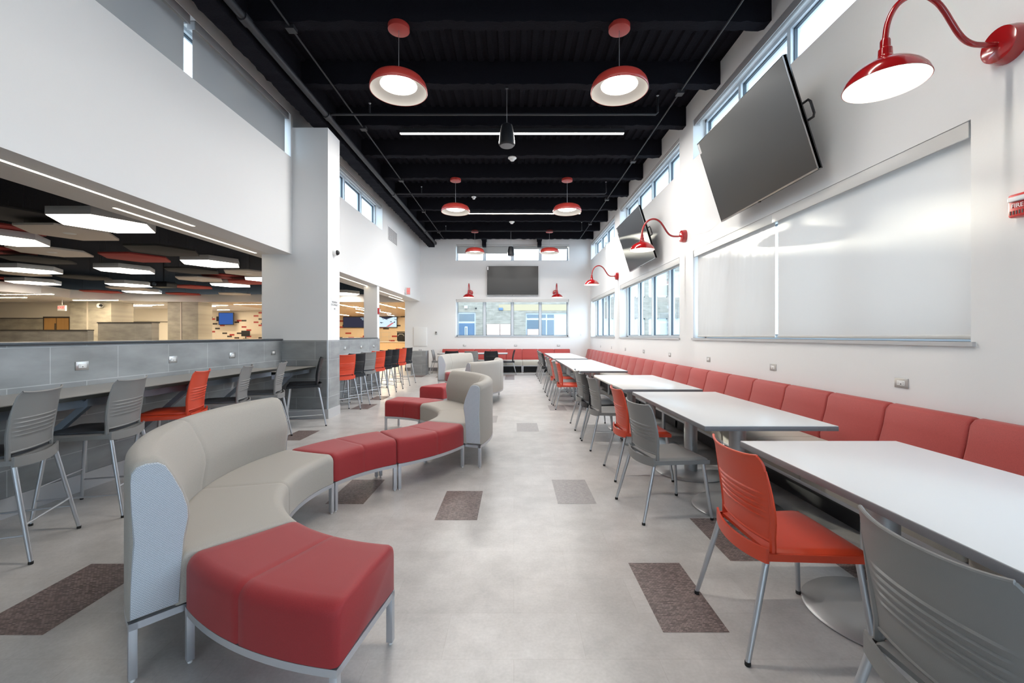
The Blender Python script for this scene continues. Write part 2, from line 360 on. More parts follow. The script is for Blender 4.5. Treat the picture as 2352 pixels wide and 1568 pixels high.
def text(name, body, size, mat, parent, M, ext=0.0008):
    cu = bpy.data.curves.new(name, 'FONT'); cu.body = body; cu.size = size; cu.align_x = 'CENTER'; cu.align_y = 'CENTER'; cu.extrude = ext
    tmp = bpy.data.objects.new('tmp', cu); COL.objects.link(tmp); bpy.context.view_layer.update()
    me = bpy.data.meshes.new_from_object(tmp.evaluated_get(bpy.context.evaluated_depsgraph_get())); bpy.data.objects.remove(tmp)
    me.materials.clear(); me.materials.append(W[mat]); o = bpy.data.objects.new(name, me); COL.objects.link(o); o.parent = parent
    o.matrix_local = M; return o
def facing(out, loc):
    """matrix for flat text whose face looks along out (horizontal), upright"""
    z = Vector(out).normalized(); y = Vector((0, 0, 1)); x = y.cross(z)
    return Matrix.Translation(loc) @ Matrix((x, y, z)).transposed().to_4x4()
def inset(ring, c, d):
    out = []
    for p in ring:
        w = Vector((c[0] - p[0], c[1] - p[1])); l = w.length or 1; w *= d / l; out.append((p[0] + w.x, p[1] + w.y))
    return out

# ------------------------------------------------------------------ dimensions
XL, XR, YF, YB, ZC = -3.62, 2.95, 16.8, -5.0, 5.30
XT = -3.79            # tiled half wall face
def cells(u0, u1, z0, z1, holes):
    us = sorted({u0, u1, *[h[0] for h in holes], *[h[1] for h in holes]}); zs = sorted({z0, z1, *[h[2] for h in holes], *[h[3] for h in holes]})
    us = [u for u in us if u0 <= u <= u1]; zs = [z for z in zs if z0 <= z <= z1]
    for i in range(len(us) - 1):
        for j in range(len(zs) - 1):
            a, b = (us[i] + us[i + 1]) / 2, (zs[j] + zs[j + 1]) / 2
            if not any(h[0] < a < h[1] and h[2] < b < h[3] for h in holes): yield us[i], us[i + 1], zs[j], zs[j + 1]
ZL0, ZL1, ZU0, ZU1 = 1.32, 2.755, 4.25, 4.90
spans = [(-2.1, 2.25), (2.81, 7.16), (7.75, 12.1), (12.72, 16.62)]
# floor
fl = MB()
fl.add([(-30, YB, 0), (XR + .4, YB, 0), (XR + .4, 31, 0), (-30, 31, 0)], [(0, 1, 2, 3)], 0)
for x0, x1, y0, y1, k in [(.685, .99, 1.995, 2.605, 1), (-.585, -.27, 3.208, 3.81, 1), (.357, .671, 3.523, 4.11, 2), (-2.517, -2.14, 1.977, 2.595, 1),
                          (1.308, 1.613, 2.627, 3.24, 1), (1.92, 2.225, 2.05, 2.65, 1), (-1.523, -1.215, 3.514, 4.11, 1), (-3.08, -2.775, 5.65, 6.24, 1),
                          (-.575, -.27, 6.8, 7.39, 2), (.045, .36, 6.18, 6.77, 2), (-3.02, -2.70, 8.05, 8.65, 1), (-3.07, -2.765, 9.2, 9.78, 1),
                          (-.28, .02, 13.4, 14.9, 1), (-4.1, -3.0, 14.2, 14.9, 1), (-2.55, -2.2, 14.1, 14.7, 1), (-.6, 2.1, 14.95, 15.25, 1), (-1.6, -1.25, 11.2, 11.8, 1), (1.2, 1.6, 13.2, 13.8, 1), (.66, .97, 7.9, 8.5, 2)]:
    fl.add([(x0, y0, .0008), (x1, y0, .0008), (x1, y1, .0008), (x0, y1, .0008)], [(0, 1, 2, 3)], k)
struct(fl, 'floor', ['floor', 'acc', 'acc2'], smooth=0)
g = MB().box(-60, 60, YB - 20, 60, -0.25, -0.2); struct(g, 'ground', 'ground', smooth=0)
# walls
w = MB()
for a, b, c, d in cells(YB, YF + .4, 0, 5.5, [(s[0], s[1], ZL0, ZL1) for s in spans] + [(s[0], s[1], ZU0, ZU1) for s in spans]): w.box(XR, XR + .4, a, b, c, d)
struct(w, 'wall_right', 'wall', smooth=0)
FX0, FX1 = -2.235, 2.125
w = MB()
for a, b, c, d in cells(-4.2, XR, 0, 5.5, [(FX0, FX1, 1.325, 2.76), (FX0, FX1, 4.25, 4.88)]): w.box(a, b, YF, YF + .4, c, d)
struct(w, 'wall_far', 'wall', smooth=0)
w = MB()
lsp = [(-2.2, 2.2), (2.8, 7.07), (7.66, 12.0)]
for a, b, c, d in cells(YB, YF, 2.69, 5.5, [(s[0], s[1], 4.26, 4.95) for s in lsp]): w.box(XL - .36, XL, a, b, c, d)
struct(w, 'wall_left', 'wall', smooth=0)
struct(MB().box(XL - .71, XL - .36, YB, YF + .4, 2.69, 3.75), 'wall_left_header', 'soffit', smooth=0)
w = MB()
for a, b, c, d in cells(XL, XR, 0, 5.5, [(-2.2, 1.8, 0.9, 2.9)]): w.box(a, b, YB - .3, YB, c, d)  # opening for the added daylight window behind the camera
struct(w, 'wall_back', 'wall', smooth=0)
# tiled half walls + caps + column + pillar
hw = MB().box(-4.08, XT, YB, 7.12, 0, 1.283); struct(hw, 'wall_half_front', 'tile_x', smooth=0)
struct(MB().box(-4.10, XT + .02, YB, 7.12, 1.283, 1.308), 'trim_1', 'cap', bevel=.003)
struct(MB().box(-4.08, -3.63, 7.6, 11.8, 0, 1.283), 'wall_half_rear', 'tile_x', smooth=0)
struct(MB().box(-4.10, -3.615, 7.6, 11.60, 1.283, 1.308), 'trim_2', 'cap', bevel=.003)
cw = MB().box(-4.12, -3.04, 7.12, 7.6, 1.283, 4.76); struct(cw, 'column', 'wall', smooth=0)
ct = MB()
ct.add([(-4.12, 7.12, 0), (-3.04, 7.12, 0), (-3.04, 7.12, 1.283), (-4.12, 7.12, 1.283)], [(0, 1, 2, 3)], 0)
ct.add([(-3.04, 7.12, 0), (-3.04, 7.6, 0), (-3.04, 7.6, 1.283), (-3.04, 7.12, 1.283)], [(0, 1, 2, 3)], 1)
ct.add([(-4.12, 7.6, 0), (-3.04, 7.6, 0), (-3.04, 7.6, 1.283), (-4.12, 7.6, 1.283)], [(3, 2, 1, 0)], 0)
struct(ct, 'column_tile', ['tile_y', 'tile_x'], smooth=0)
struct(MB().box(-3.055, -3.036, 7.116, 7.13, 0, 1.283), 'trim_3', 'alu', smooth=0)
struct(MB().box(-4.0, -3.645, 11.62, 11.8, 1.283, 2.69), 'pillar', 'wall', smooth=0)
struct(MB().box(XT - .002, XT + .012, YB, 7.12, 0, .15), 'baseboard_left', 'sill', smooth=0)
struct(MB().box(-3.05, -3.028, 7.12, 7.6, 0, .155).box(-4.1, -3.028, 7.108, 7.125, 0, .155), 'baseboard_column', 'sill', smooth=0)
struct(MB().box(-4.2, XR, YF - .012, YF, 0, .13), 'baseboard_far', 'edge', smooth=0)
struct(MB().box(XR - .012, XR, YB, YF, 0, .13), 'baseboard_right', 'edge', smooth=0)
# ceiling deck (fluted) and beams
dk = MB(); prof = []; x = XL - .4
while x < XR + .4: prof += [(x, ZC), (x + .05, ZC), (x + .07, ZC - .03), (x + .13, ZC - .03)]; x += .15
for i in range(len(prof) - 1):
    (a, za), (b, zb) = prof[i], prof[i + 1]
    dk.add([(a, YB, za), (b, YB, zb), (b, YF + .3, zb), (a, YF + .3, za)], [(0, 1, 2, 3)])
dk.box(XL - .4, XR + .4, YB - .3, YF + .4, 5.5, 5.6)
struct(dk, 'ceiling', 'black', smooth=0)
def rough_beam(mb, x0, x1, y0, y1, z0, z1, along):
    """sprayed beam with a slightly lumpy lower edge"""
    n = max(2, int(((x1 - x0) if along == 'x' else (y1 - y0)) / .07)); rs = []
    for i in range(n + 1):
        t = i / n; j = random.uniform(-.012, .012); k = random.uniform(-.012, .012)
        if along == 'x':
            X = x0 + (x1 - x0) * t; rs.append([(X, y0 + k, z0 + j), (X, y1 + k, z0 + j), (X, y1, z1), (X, y0, z1)])
        else:
            Y = y0 + (y1 - y0) * t; rs.append([(x0 + k, Y, z0 + j), (x1 + k, Y, z0 + j), (x1, Y, z1), (x0, Y, z1)])
    mb.rings(rs)
for k in range(-8, 10):
    y = 4.98 + 1.235 * k
    if y < YB + .2: continue
    b = MB(); rough_beam(b, -3.05, XR, y, y + .15, 4.955, ZC + .1, 'x'); struct(b, 'ceiling_beam', 'black', smooth=50)
b = MB(); rough_beam(b, -3.28, -3.04, YB, YF, 4.765, ZC + .1, 'y'); struct(b, 'ceiling_beam', 'black', smooth=50)
for x in (-1.13, .98):
    struct(MB().box(x - .09, x + .09, YF - .6, YF, 4.97, 5.2).box(x - .07, x + .07, YF - .35, YF, 4.76, 5.0), 'ceiling_beam', 'black', smooth=0)
# ------------------------------------------------------------------ windows
wn = [0]
def window(axis, c, depth, u0, u1, z0, z1, nb, sgn, sill=True):
    hm = .05 if axis == 'y' else .032
    """axis 'x': wall plane x=c, opening runs along y; frame sits depth behind the face, outwards by sgn"""
    wn[0] += 1
    a, b = sorted((c + sgn * depth, c + sgn * (depth + .11)))
    def bx(mb, ua, ub, da, db, za, zb, m=0):
        return mb.box(da, db, ua, ub, za, zb, m) if axis == 'x' else mb.box(ua, ub, da, db, za, zb, m)
    f = MB(); t = .045
    bx(f, u0, u1, a, b, z0, z0 + t); bx(f, u0, u1, a, b, z1 - t, z1); bx(f, u0, u0 + t, a, b, z0, z1); bx(f, u1 - t, u1, a, b, z0, z1)
    step = (u1 - u0) / nb
    for k in range(1, nb): bx(f, u0 + step * k - hm, u0 + step * k + hm, a, b, z0 + t, z1 - t)
    fr = struct(f, 'window_%d' % wn[0], 'alu', smooth=0)
    mid = (a + b) / 2
    for k in range(nb):
        ua = u0 + step * k + (hm if k else t); ub = u0 + step * (k + 1) - (hm if k < nb - 1 else t)
        gk = MB()
        for q in ((ua, ua + .012, z0 + t, z1 - t), (ub - .012, ub, z0 + t, z1 - t), (ua, ub, z0 + t, z0 + t + .012), (ua, ub, z1 - t - .012, z1 - t)):
            bx(gk, q[0], q[1], mid - .018, mid + .018, q[2], q[3])
        struct(gk, 'gasket', 'gasket', fr, smooth=0)
        pn = MB()
        if axis == 'x': pn.add([(mid, ua, z0 + t), (mid, ub, z0 + t), (mid, ub, z1 - t), (mid, ua, z1 - t)], [(0, 1, 2, 3)])
        else: pn.add([(ua, mid, z0 + t), (ub, mid, z0 + t), (ub, mid, z1 - t), (ua, mid, z1 - t)], [(0, 1, 2, 3)])
        struct(pn, 'pane', 'glass', fr, smooth=0)
    if sill:
        s0, s1 = sorted((c - sgn * .022, c + sgn * depth)); sb = MB(); bx(sb, u0 - .03, u1 + .03, s0, s1 if False else s1, z0 - .03, z0)
        struct(sb, 'window_sill', 'sill', fr, smooth=0)
for s in spans:
    window('x', XR, .2, s[0], s[1], ZL0, ZL1, 4, 1); window('x', XR, .2, s[0], s[1], ZU0, ZU1, 4, 1, False)
window('y', YF, .2, FX0, FX1, 1.325, 2.76, 4, 1); window('y', YF, .2, FX0, FX1, 4.25, 4.88, 4, 1, False)
for s in lsp: window('x', XL, .2, s[0], s[1], 4.26, 4.95, 4, -1, False)
window('y', YB, .1, -2.2, 1.8, .9, 2.9, 4, -1, False)  # unseen window, added to let daylight in from behind
# ------------------------------------------------------------------ blinds
def blind(axis, c, sgn, u0, u1, ztop, box, drop, label, fab='blind', fas='fascia', proud=.0, group=None, roll=True):
    """box: fascia height; drop: z the fabric reaches"""
    cx = (u0 + u1) / 2; loc = (c, cx, ztop) if axis == 'x' else (cx, c, ztop)
    t = thing('roller_blind', label, 'blind', loc, 0, group); h = (u1 - u0) / 2
    def bx(mb, ua, ub, da, db, za, zb):
        da, db = sorted((sgn * da, sgn * db))
        return mb.box(da, db, ua, ub, za, zb) if axis == 'x' else mb.box(ua, ub, da, db, za, zb)
    bx(MB(), 0, 0, 0, 0, 0, 0)
    f = MB(); bx(f, -h, h, -proud, .012, -box, 0); bx(f, -h, h, .012, .11, -.012, 0); f.build('fascia', fas, t, bevel=.003)
    zb = drop - ztop
    if zb < -box:
        fb = MB()
        if axis == 'x': fb.add([(sgn * .055, -h + .025, zb), (sgn * .055, h - .025, zb), (sgn * .055, h - .025, -.02), (sgn * .055, -h + .025, -.02)], [(0, 1, 2, 3)])
        else: fb.add([(-h + .025, sgn * .055, zb), (h - .025, sgn * .055, zb), (h - .025, sgn * .055, -.02), (-h + .025, sgn * .055, -.02)], [(0, 1, 2, 3)])
        fb.build('fabric', fab, t, smooth=0)
        bb = MB(); bx(bb, -h + .025, h - .025, .048, .062, zb, zb + .028); bb.build('bottom_bar', fas, t, bevel=.003)
    rl = MB(); r = .038
    p0, p1 = ((sgn * .055, -h + .02, -.05), (sgn * .055, h - .02, -.05)) if axis == 'x' else ((-h + .02, sgn * .055, -.05), (h - .02, sgn * .055, -.05))
    rl.cyl(p0, p1, r, n=18); rl.build('roller', fab, t)
    br = MB()
    for e in (-h + .004, h - .012): br = MB(); bx(br, e, e + .008, .015, .10, -.10, -.012); br.build('bracket', 'sill', t, smooth=0)
    return t
m1 = (spans[1][0] + spans[1][1]) / 2
blind('x', XR + .005, 1, 2.83, m1 - .0, 2.753, .105, 1.335, 'wide smooth pale roller blind pulled down over the window by the fire alarm', 'blind_s')
blind('x', XR + .005, 1, m1 + .0, 7.14, 2.753, .105, 1.335, 'narrower looking rumpled pale roller blind pulled down beside the tilted television')
blind('x', XR + .005, 1, 7.77, 12.08, 2.753, .105, 2.62, 'raised roller blind box above the middle four-pane window')
blind('x', XR + .005, 1, 12.74, 16.6, 2.753, .105, 2.62, 'raised roller blind box above the window next to the far corner')
blind('x', XR + .005, 1, 2.83, 7.14, 4.898, .10, 4.82, 'raised roller blind above the high window behind the big television', 'blind_dark', 'fascia_dark')
blind('x', XR + .005, 1, 7.77, 12.08, 4.898, .08, 4.82, 'raised roller blind above the high window behind the second television', 'blind_dark')
blind('x', XR + .005, 1, 12.74, 16.6, 4.898, .08, 4.82, 'raised roller blind above the last high window before the far corner', 'blind_dark')
blind('y', YF + .005, 1, FX0 + .02, -.06, 2.758, .11, 2.7, 'raised roller blind over the blue-door half of the far window')
blind('y', YF + .005, 1, -.05, FX1 - .02, 2.758, .11, 2.7, 'raised roller blind over the storefront half of the far window')
blind('y', YF + .005, 1, FX0 + .02, -.06, 4.878, .06, 4.53, 'roller blind drawn a third down on the far high window, lower of the two', 'blind_dark')
blind('y', YF + .005, 1, -.05, FX1 - .02, 4.878, .06, 4.70, 'roller blind barely drawn on the far high window, higher of the two', 'blind_dark')
blind('x', XL - .005, -1, 2.82, 4.88, 4.948, .10, 4.27, 'closed grey roller blind high above the counter, cut by the photo edge', 'blind_dark', 'fascia_dark')
blind('x', XL - .005, -1, 4.96, 7.02, 4.948, .10, 4.27, 'closed grey roller blind high on the wall next to the tall column', 'blind_dark', 'fascia_dark')
blind('x', XL - .005, -1, 7.7, 11.98, 4.948, .09, 4.88, 'raised roller blind above the high window behind the tall column', 'blind_dark', 'fascia')

# ------------------------------------------------------------------ chairs and stools
def shell_back(zs, xoff=0.0):
    def fn(u, v):
        t = u; s = 2 * v - 1
        wd = .205 + .022 * math.sin(PI * min(1, t * 1.1) * .75)
        if t > .9: wd -= .02 * ((t - .9) / .1) ** 2
        e = -.174 - .012 * t - .052 * max(0, t - .22) ** 1.35
        if t > .88: e -= .012 * ((t - .88) / .12) ** 2 * (.5 + .5 * s * s)
        bow = (.030 + .020 * t) * (1 - s * s)
        z = zs + .038 + .352 * t + (.010 * s ** 4 * (t - .8) / .2 if t > .8 else 0)
        rib = 0
        tt = (t - .21) / .37
        if 0 < tt < 1 and abs(s) < .86:
            ph = (tt * 5) % 1.0; rib = .0105 * (ph ** 2.2 if ph < .86 else (1 - ph) / .14 * .72) * min(1, (.86 - abs(s)) * 9)
        return (xoff + e - bow - rib, s * wd, z), (1, .25 * s, .12)
    return fn
def make_seatback(zs, mat, parent):
    # seat shell
    def sf(u, v):
        s = 2 * v - 1; q = abs(2 * u - 1)
        wd = (.212 + .022 * u) * (1 - .10 * q ** 8)
        x = -.20 + .435 * u
        z = zs - .012 * (1 - s * s) * (1 - (2 * u - 1) ** 2) * 1.2 - .020 * max(0, (u - .86) / .14) ** 2 - .014 * max(0, (abs(s) - .86) / .14) ** 2
        return (x, s * wd, z), (0, 0, 1)
    m = MB().grid(sf, 22, 22, .016)
    def band(u, v):
        s = 2 * v - 1
        return (-.203 - .042 * (1 - s * s), .224 * s, zs - .045 + .062 * u - .010 * (1 - s * s)), (1, .3 * s, 0)
    m.grid(band, 4, 20, .012)
    def side(sg):
        def f(u, v): return (-.203 + .43 * u, sg * (.220 + .014 * u), zs - .034 + .030 * v - .006 * u), (0, 1, 0)
        return f
    m.grid(side(1), 8, 2, .010); m.grid(side(-1), 8, 2, .010)
    m.build('seat', mat, parent, smooth=40)
    b = MB().grid(shell_back(zs), 120, 22, .009)
    for sg in (-1, 1):
        pts = []; rr = []
        for k in range(12):
            t = -.12 + .98 * k / 11
            tc = max(t, 0); p, _ = shell_back(zs)(min(tc, 1), (1 if sg > 0 else 0))
            z = zs + .038 + .352 * t; pts.append((p[0] + .002, p[1] * (1 if t > 0 else 1.02), z)); rr.append(.0135 if t < .3 else .0135 - .009 * (t - .3) / .6)
        b.tube(pts, rr, 8)
    p0, _ = shell_back(zs)(0, 0.5)
    b.tube([(shell_back(zs)(0, k / 10)[0][0], shell_back(zs)(0, k / 10)[0][1], zs + .038) for k in range(11)], .008, 8)
    b.tube([(shell_back(zs)(1, k / 14)[0][0], shell_back(zs)(1, k / 14)[0][1], shell_back(zs)(1, k / 14)[0][2]) for k in range(15)], .0062, 8)
    b.build('backrest', mat, parent, smooth=40)
def legset(zs, parent, rear, front, lat, r0=.0135):
    out = []
    for sx, fx, tx in ((-1, rear, -.195), (1, front, .19)):
        for sy in (-1, 1):
            top = Vector((tx, sy * .205, zs - .028)); ft = Vector((fx, sy * lat, .012)); out.append((top, ft))
            l = MB().tube([top, top.lerp(ft, .5), ft], [r0, r0 * .95, r0 * .78], 12).build('leg', 'steel', parent)
            MB().lathe([(.011, 0), (.0125, .003), (.012, .018), (.0, .018)], (ft.x, ft.y, 0), 12).build('foot', 'rubber', l)
    return out
COLS = {'orange': 'orange', 'grey': 'greyp', 'black': 'blackp'}
def build_chair(key):
    t = thing('dining_chair', '', 'chair'); make_seatback(.45, COLS[key], t); legset(.45, t, -.30, .235, .25)
    u = MB().tube([(-.18, -.2, .415), (0, -.19, .408), (.18, -.2, .415)], .008, 8).tube([(-.18, .2, .415), (0, .19, .408), (.18, .2, .415)], .008, 8)
    u.tube([(.05, -.19, .41), (.05, .19, .41)], .008, 8); u.build('seat_frame', 'steel', t); return t
def build_stool(key):
    zs = .62; t = thing('counter_stool', '', 'stool'); make_seatback(zs, COLS[key], t)
    pad = {'orange': 'orange', 'grey': 'padgrey', 'black': 'blackp'}[key]
    def pf(u, v):
        s = 2 * v - 1; q = 2 * u - 1; rr = (1 - .12 * abs(q) ** 6)
        return (-.175 + .385 * u, s * .198 * rr, zs + .014 + .010 * (1 - q ** 4) * (1 - s ** 4)), (0, 0, 1)
    MB().grid(pf, 14, 14, .014).build('seat_pad', pad, t, smooth=60)
    ls = legset(zs, t, -.30, .25, .26, .014)
    at = lambda i, z: ls[i][0].lerp(ls[i][1], (ls[i][0].z - z) / (ls[i][0].z - ls[i][1].z))
    for (a, b, z) in ((0, 2, .17), (1, 3, .17), (2, 3, .26), (0, 1, .23)):
        MB().tube([at(a, z), at(b, z)], .0065, 8).build('footrest_bar', 'steel', t)
    return t
chair = Maker(build_chair); stool = Maker(build_stool)
G1 = 'chairs along the tables by the bench wall'
for y, x, col, rot, lab in [
    (1.10, 1.27, 'grey', 0, 'grey ribbed plastic chair at the first table, cut off by the corner of the photo'),
    (2.045, 1.265, 'orange', 0, 'orange ribbed plastic chair at the first table, next to the cut-off grey chair'),
    (3.42, 1.19, 'grey', 9, 'grey chair turned slightly at the second table, its whole seat showing'),
    (4.30, 1.245, 'orange', 0, 'orange chair at the second table, just behind the turned grey chair'),
    (5.39, 1.19, 'grey', 3, 'grey chair at the third table, first in front of the black chair'),
    (5.98, 1.18, 'black', 0, 'black chair between two grey chairs at the third table'),
    (6.50, 1.18, 'grey', 0, 'grey chair at the third table, on the far side of the black chair'),
    (8.24, 1.07, 'orange', 0, 'orange chair at the fourth table with its orange seat fully in view'),
    (8.86, 1.05, 'grey', 0, 'grey chair between the two orange chairs at the fourth table'),
    (9.46, 1.05, 'orange', 0, 'second orange chair of the fourth table, mostly behind a grey chair'),
    (10.1, 1.05, 'grey', 0, 'grey chair at the fifth table, first one past the two orange chairs'),
    (10.8, 1.05, 'grey', 0, 'grey chair at the fifth table, second one past the two orange chairs'),
    (12.65, 1.07, 'black', 0, 'black chair at the last pair of tables along the bench wall'),
    (13.4, 1.07, 'grey', 0, 'grey chair just beyond the black chair of the last tables'),
    (14.1, 1.07, 'grey', 0, 'grey chair second beyond the black chair of the last tables'),
    (14.9, 1.07, 'grey', 0, 'grey chair last in the long row, closest to the far wall bench')]:
    chair(col, (x, y, 0), math.radians(rot), lab, G1)
G2 = 'chairs around the far wall tables'
for x, y, col, rot, lab in [
    (-2.66, 15.5, 'grey', 0, 'grey chair alone at the end of the far tables by the tiled box'),
    (-2.05, 14.62, 'black', 90, 'black chair seen from behind at far tables, above the sofa end panel'),
    (-1.41, 14.62, 'grey', 90, 'grey chair seen from behind at the far tables, between two black ones'),
    (-.75, 14.62, 'black', 90, 'black chair seen from behind at far tables, beside the aisle'),
    (-.22, 15.5, 'black', 180, 'black chair in side view at the aisle end of the far tables')]:
    chair(col, (x, y, 0), math.radians(rot), lab, G2)
G3 = 'stools along the counter in front of the column'; G4 = 'stools along the counter past the column'
for x, y, col, rot, lab in [
    (-3.25, 2.72, 'grey', 202, 'grey stool at the counter cut by the photo edge'),
    (-3.28, 3.43, 'grey', 195, 'second grey stool at the counter, between the cut-off stool and the red stool'),
    (-3.29, 4.22, 'orange', 199, 'orange-red stool at the counter before the column'),
    (-3.26, 4.90, 'grey', 200, 'grey stool right after the orange-red one, seen over the sofa back'),
    (-3.22, 5.58, 'grey', 199, 'grey stool beside the lone black stool, seen over the sofa back'),
    (-3.21, 6.67, 'black', 205, 'black stool beside the tiled base of the column')]:
    stool(col, (x, y, 0), math.radians(rot), lab, G3)
for i, (col, lab) in enumerate([
    ('orange', 'orange-red stool partly hidden behind the column, first of the eight'),
    ('black', 'black stool second of the eight past the column'),
    ('grey', 'only grey stool among the eight past the column'),
    ('orange', 'orange-red stool between the grey stool and two black stools'),
    ('black', 'black stool fifth of eight, next to the middle orange-red stool'),
    ('black', 'black stool sixth of eight, between a black and an orange-red stool'),
    ('orange', 'orange-red stool seventh of eight, next to the last black stool'),
    ('black', 'black stool last of the eight, in front of the tiled box')]):
    y = [7.93, 8.46, 9.13, 9.8, 10.37, 11.0, 11.74, 12.43][i]
    stool(col, (-3.21, y, 0), math.radians(180 - 27), lab, G4)

# ------------------------------------------------------------------ tables
def build_table(key):
    w, l = key; t = thing('dining_table', '', 'table')
    MB().box(-w / 2, w / 2, -l / 2, l / 2, .705, .7355).build('tabletop', 'edge', t, bevel=.0015)
    MB().box(-w / 2 + .002, w / 2 - .002, -l / 2 + .002, l / 2 - .002, .7355, .7395).build('table_surface', 'laminate', t, bevel=.001)
    offs = [-(l / 2 - .46), l / 2 - .46] if l > 1.5 else [0]
    for y in offs:
        c = MB().lathe([(.062, .012), (.062, .695)], (0, y, 0), 28); c.build('column', 'steel2', t)
        MB().lathe([(.0, 0), (.335, 0), (.338, .006), (.330, .014), (.20, .018), (.075, .022), (.0, .022)], (0, y, 0), 56).build('base', 'steel2', t, smooth=50)
        MB().box(-.26, .26, y - .13, y + .13, .693, .705).build('mounting_plate', 'steel2', t)
    return t
table = Maker(build_table); GT = 'white tables along the bench wall'
for x, y, lab in [
    (1.795, 1.655, 'white table at the front of the row, running out of the photo corner'),
    (1.77, 3.90, 'white table second in the row, with an orange and a turned grey chair'),
    (1.725, 5.945, 'white table third in the row, with grey, black and grey chairs'),
    (1.545, 8.57, 'white table fourth in the row, beside the orange and grey chairs'),
    (1.545, 10.40, 'white table fifth in the row, pushed against the fourth'),
    (1.545, 12.71, 'white table sixth in the row, beside the black chair'),
    (1.545, 14.54, 'white table last in the row, closest to the far bench')]:
    table((.92, 1.829), (x, y, 0), 0, lab, GT)
table((.76, 1.22), (-2.05, 15.5, 0), PI / 2, 'white table before the far wall bench, next to the tiled box', 'white tables before the far bench')
table((.76, 1.22), (-.83, 15.5, 0), PI / 2, 'white table before the far wall bench, beside the aisle', 'white tables before the far bench')

# ------------------------------------------------------------------ benches
def build_bench(n):
    S = .61; L = n * S; t = thing('banquette_bench', '', 'bench')
    for k in range(n):
        a = -L / 2 + k * S + .002; b = a + S - .004
        prof = [(.015, .24), (.015, .80), (.03, .838), (.06, .85), (.10, .845), (.125, .82), (.15, .70), (.19, .56), (.205, .47), (.20, .44), (.17, .24)]
        rs = []; c = (.1, .55)
        for x, d in ((a, .02), (a + .008, .006), (a + .02, 0), (b - .02, 0), (b - .008, .006), (b, .02)):
            rs.append([(x, p[0], p[1]) for p in inset(prof, c, d)])
        MB().rings(rs).build('back_cushion', 'coral_fab', t, smooth=60)
        prof = [(.20, .265), (.20, .44), (.24, .452), (.70, .452), (.755, .44), (.78, .41), (.785, .37), (.78, .265)]
        rs = []; c = (.49, .35)
        for x, d in ((a, .016), (a + .008, .004), (a + .02, 0), (b - .02, 0), (b - .008, .004), (b, .016)):
            rs.append([(x, p[0], p[1]) for p in inset(prof, c, d)])
        MB().rings(rs).build('seat_cushion', 'seat_fab', t, smooth=60)
    f = MB().box(-L / 2 + .006, L / 2 - .006, .745, .775, .235, .265).box(-L / 2 + .006, L / 2 - .006, .03, .06, .21, .24)
    for x in (-L / 2 + .006, L / 2 - .036): f.box(x, x + .03, .06, .745, .235, .265)
    f.build('frame', 'frame', t, bevel=.002)
    MB().box(-L / 2 + .04, L / 2 - .04, .10, .73, .20, .235).build('seat_pan', 'dark', t)
    MB().box(-L / 2 + .04, L / 2 - .04, .56, .575, .012, .20).build('under_bench_shade', 'blackp', t)  # black sheet standing in for the deep shade under the bench
    for x in (-L / 2 + .006, L / 2 - .036):
        for y in (.03, .745): MB().box(x, x + .03, y, y + .03, 0, .235).build('leg', 'frame', t, bevel=.002)
    return t
bench = Maker(build_bench)
names = ['beside the last high window', 'below the window next to the far corner', 'second module from the far corner', 'third module from the far corner', 'fourth module from far corner',
         'level with the third table', 'level with the second table', 'between the first and second tables', 'behind the first table']
BL = ['coral-backed beige bench module in the corner where the two benches meet', 'coral-backed bench module next to the corner module',
      'coral-backed bench module behind the sixth white table', 'coral-backed bench module behind the fifth white table',
      'coral-backed bench module behind the fourth white table', 'coral-backed bench module behind the gap between third and fourth tables',
      'coral-backed bench module behind the third white table', 'coral-backed bench module behind the second white table, beige seat showing',
      'coral-backed bench module behind the first white table, cut by the photo edge']
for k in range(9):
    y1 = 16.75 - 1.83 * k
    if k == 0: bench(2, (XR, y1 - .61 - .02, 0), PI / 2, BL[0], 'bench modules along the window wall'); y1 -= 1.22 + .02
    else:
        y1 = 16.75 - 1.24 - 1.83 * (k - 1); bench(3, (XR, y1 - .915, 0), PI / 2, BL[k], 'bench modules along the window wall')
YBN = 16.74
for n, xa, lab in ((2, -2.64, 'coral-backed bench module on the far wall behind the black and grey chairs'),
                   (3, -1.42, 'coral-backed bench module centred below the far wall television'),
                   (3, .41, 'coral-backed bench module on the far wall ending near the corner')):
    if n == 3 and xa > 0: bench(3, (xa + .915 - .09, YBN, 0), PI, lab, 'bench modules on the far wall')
    else: bench(n, (xa + n * .305 - .09, YBN, 0), PI, lab, 'bench modules on the far wall')

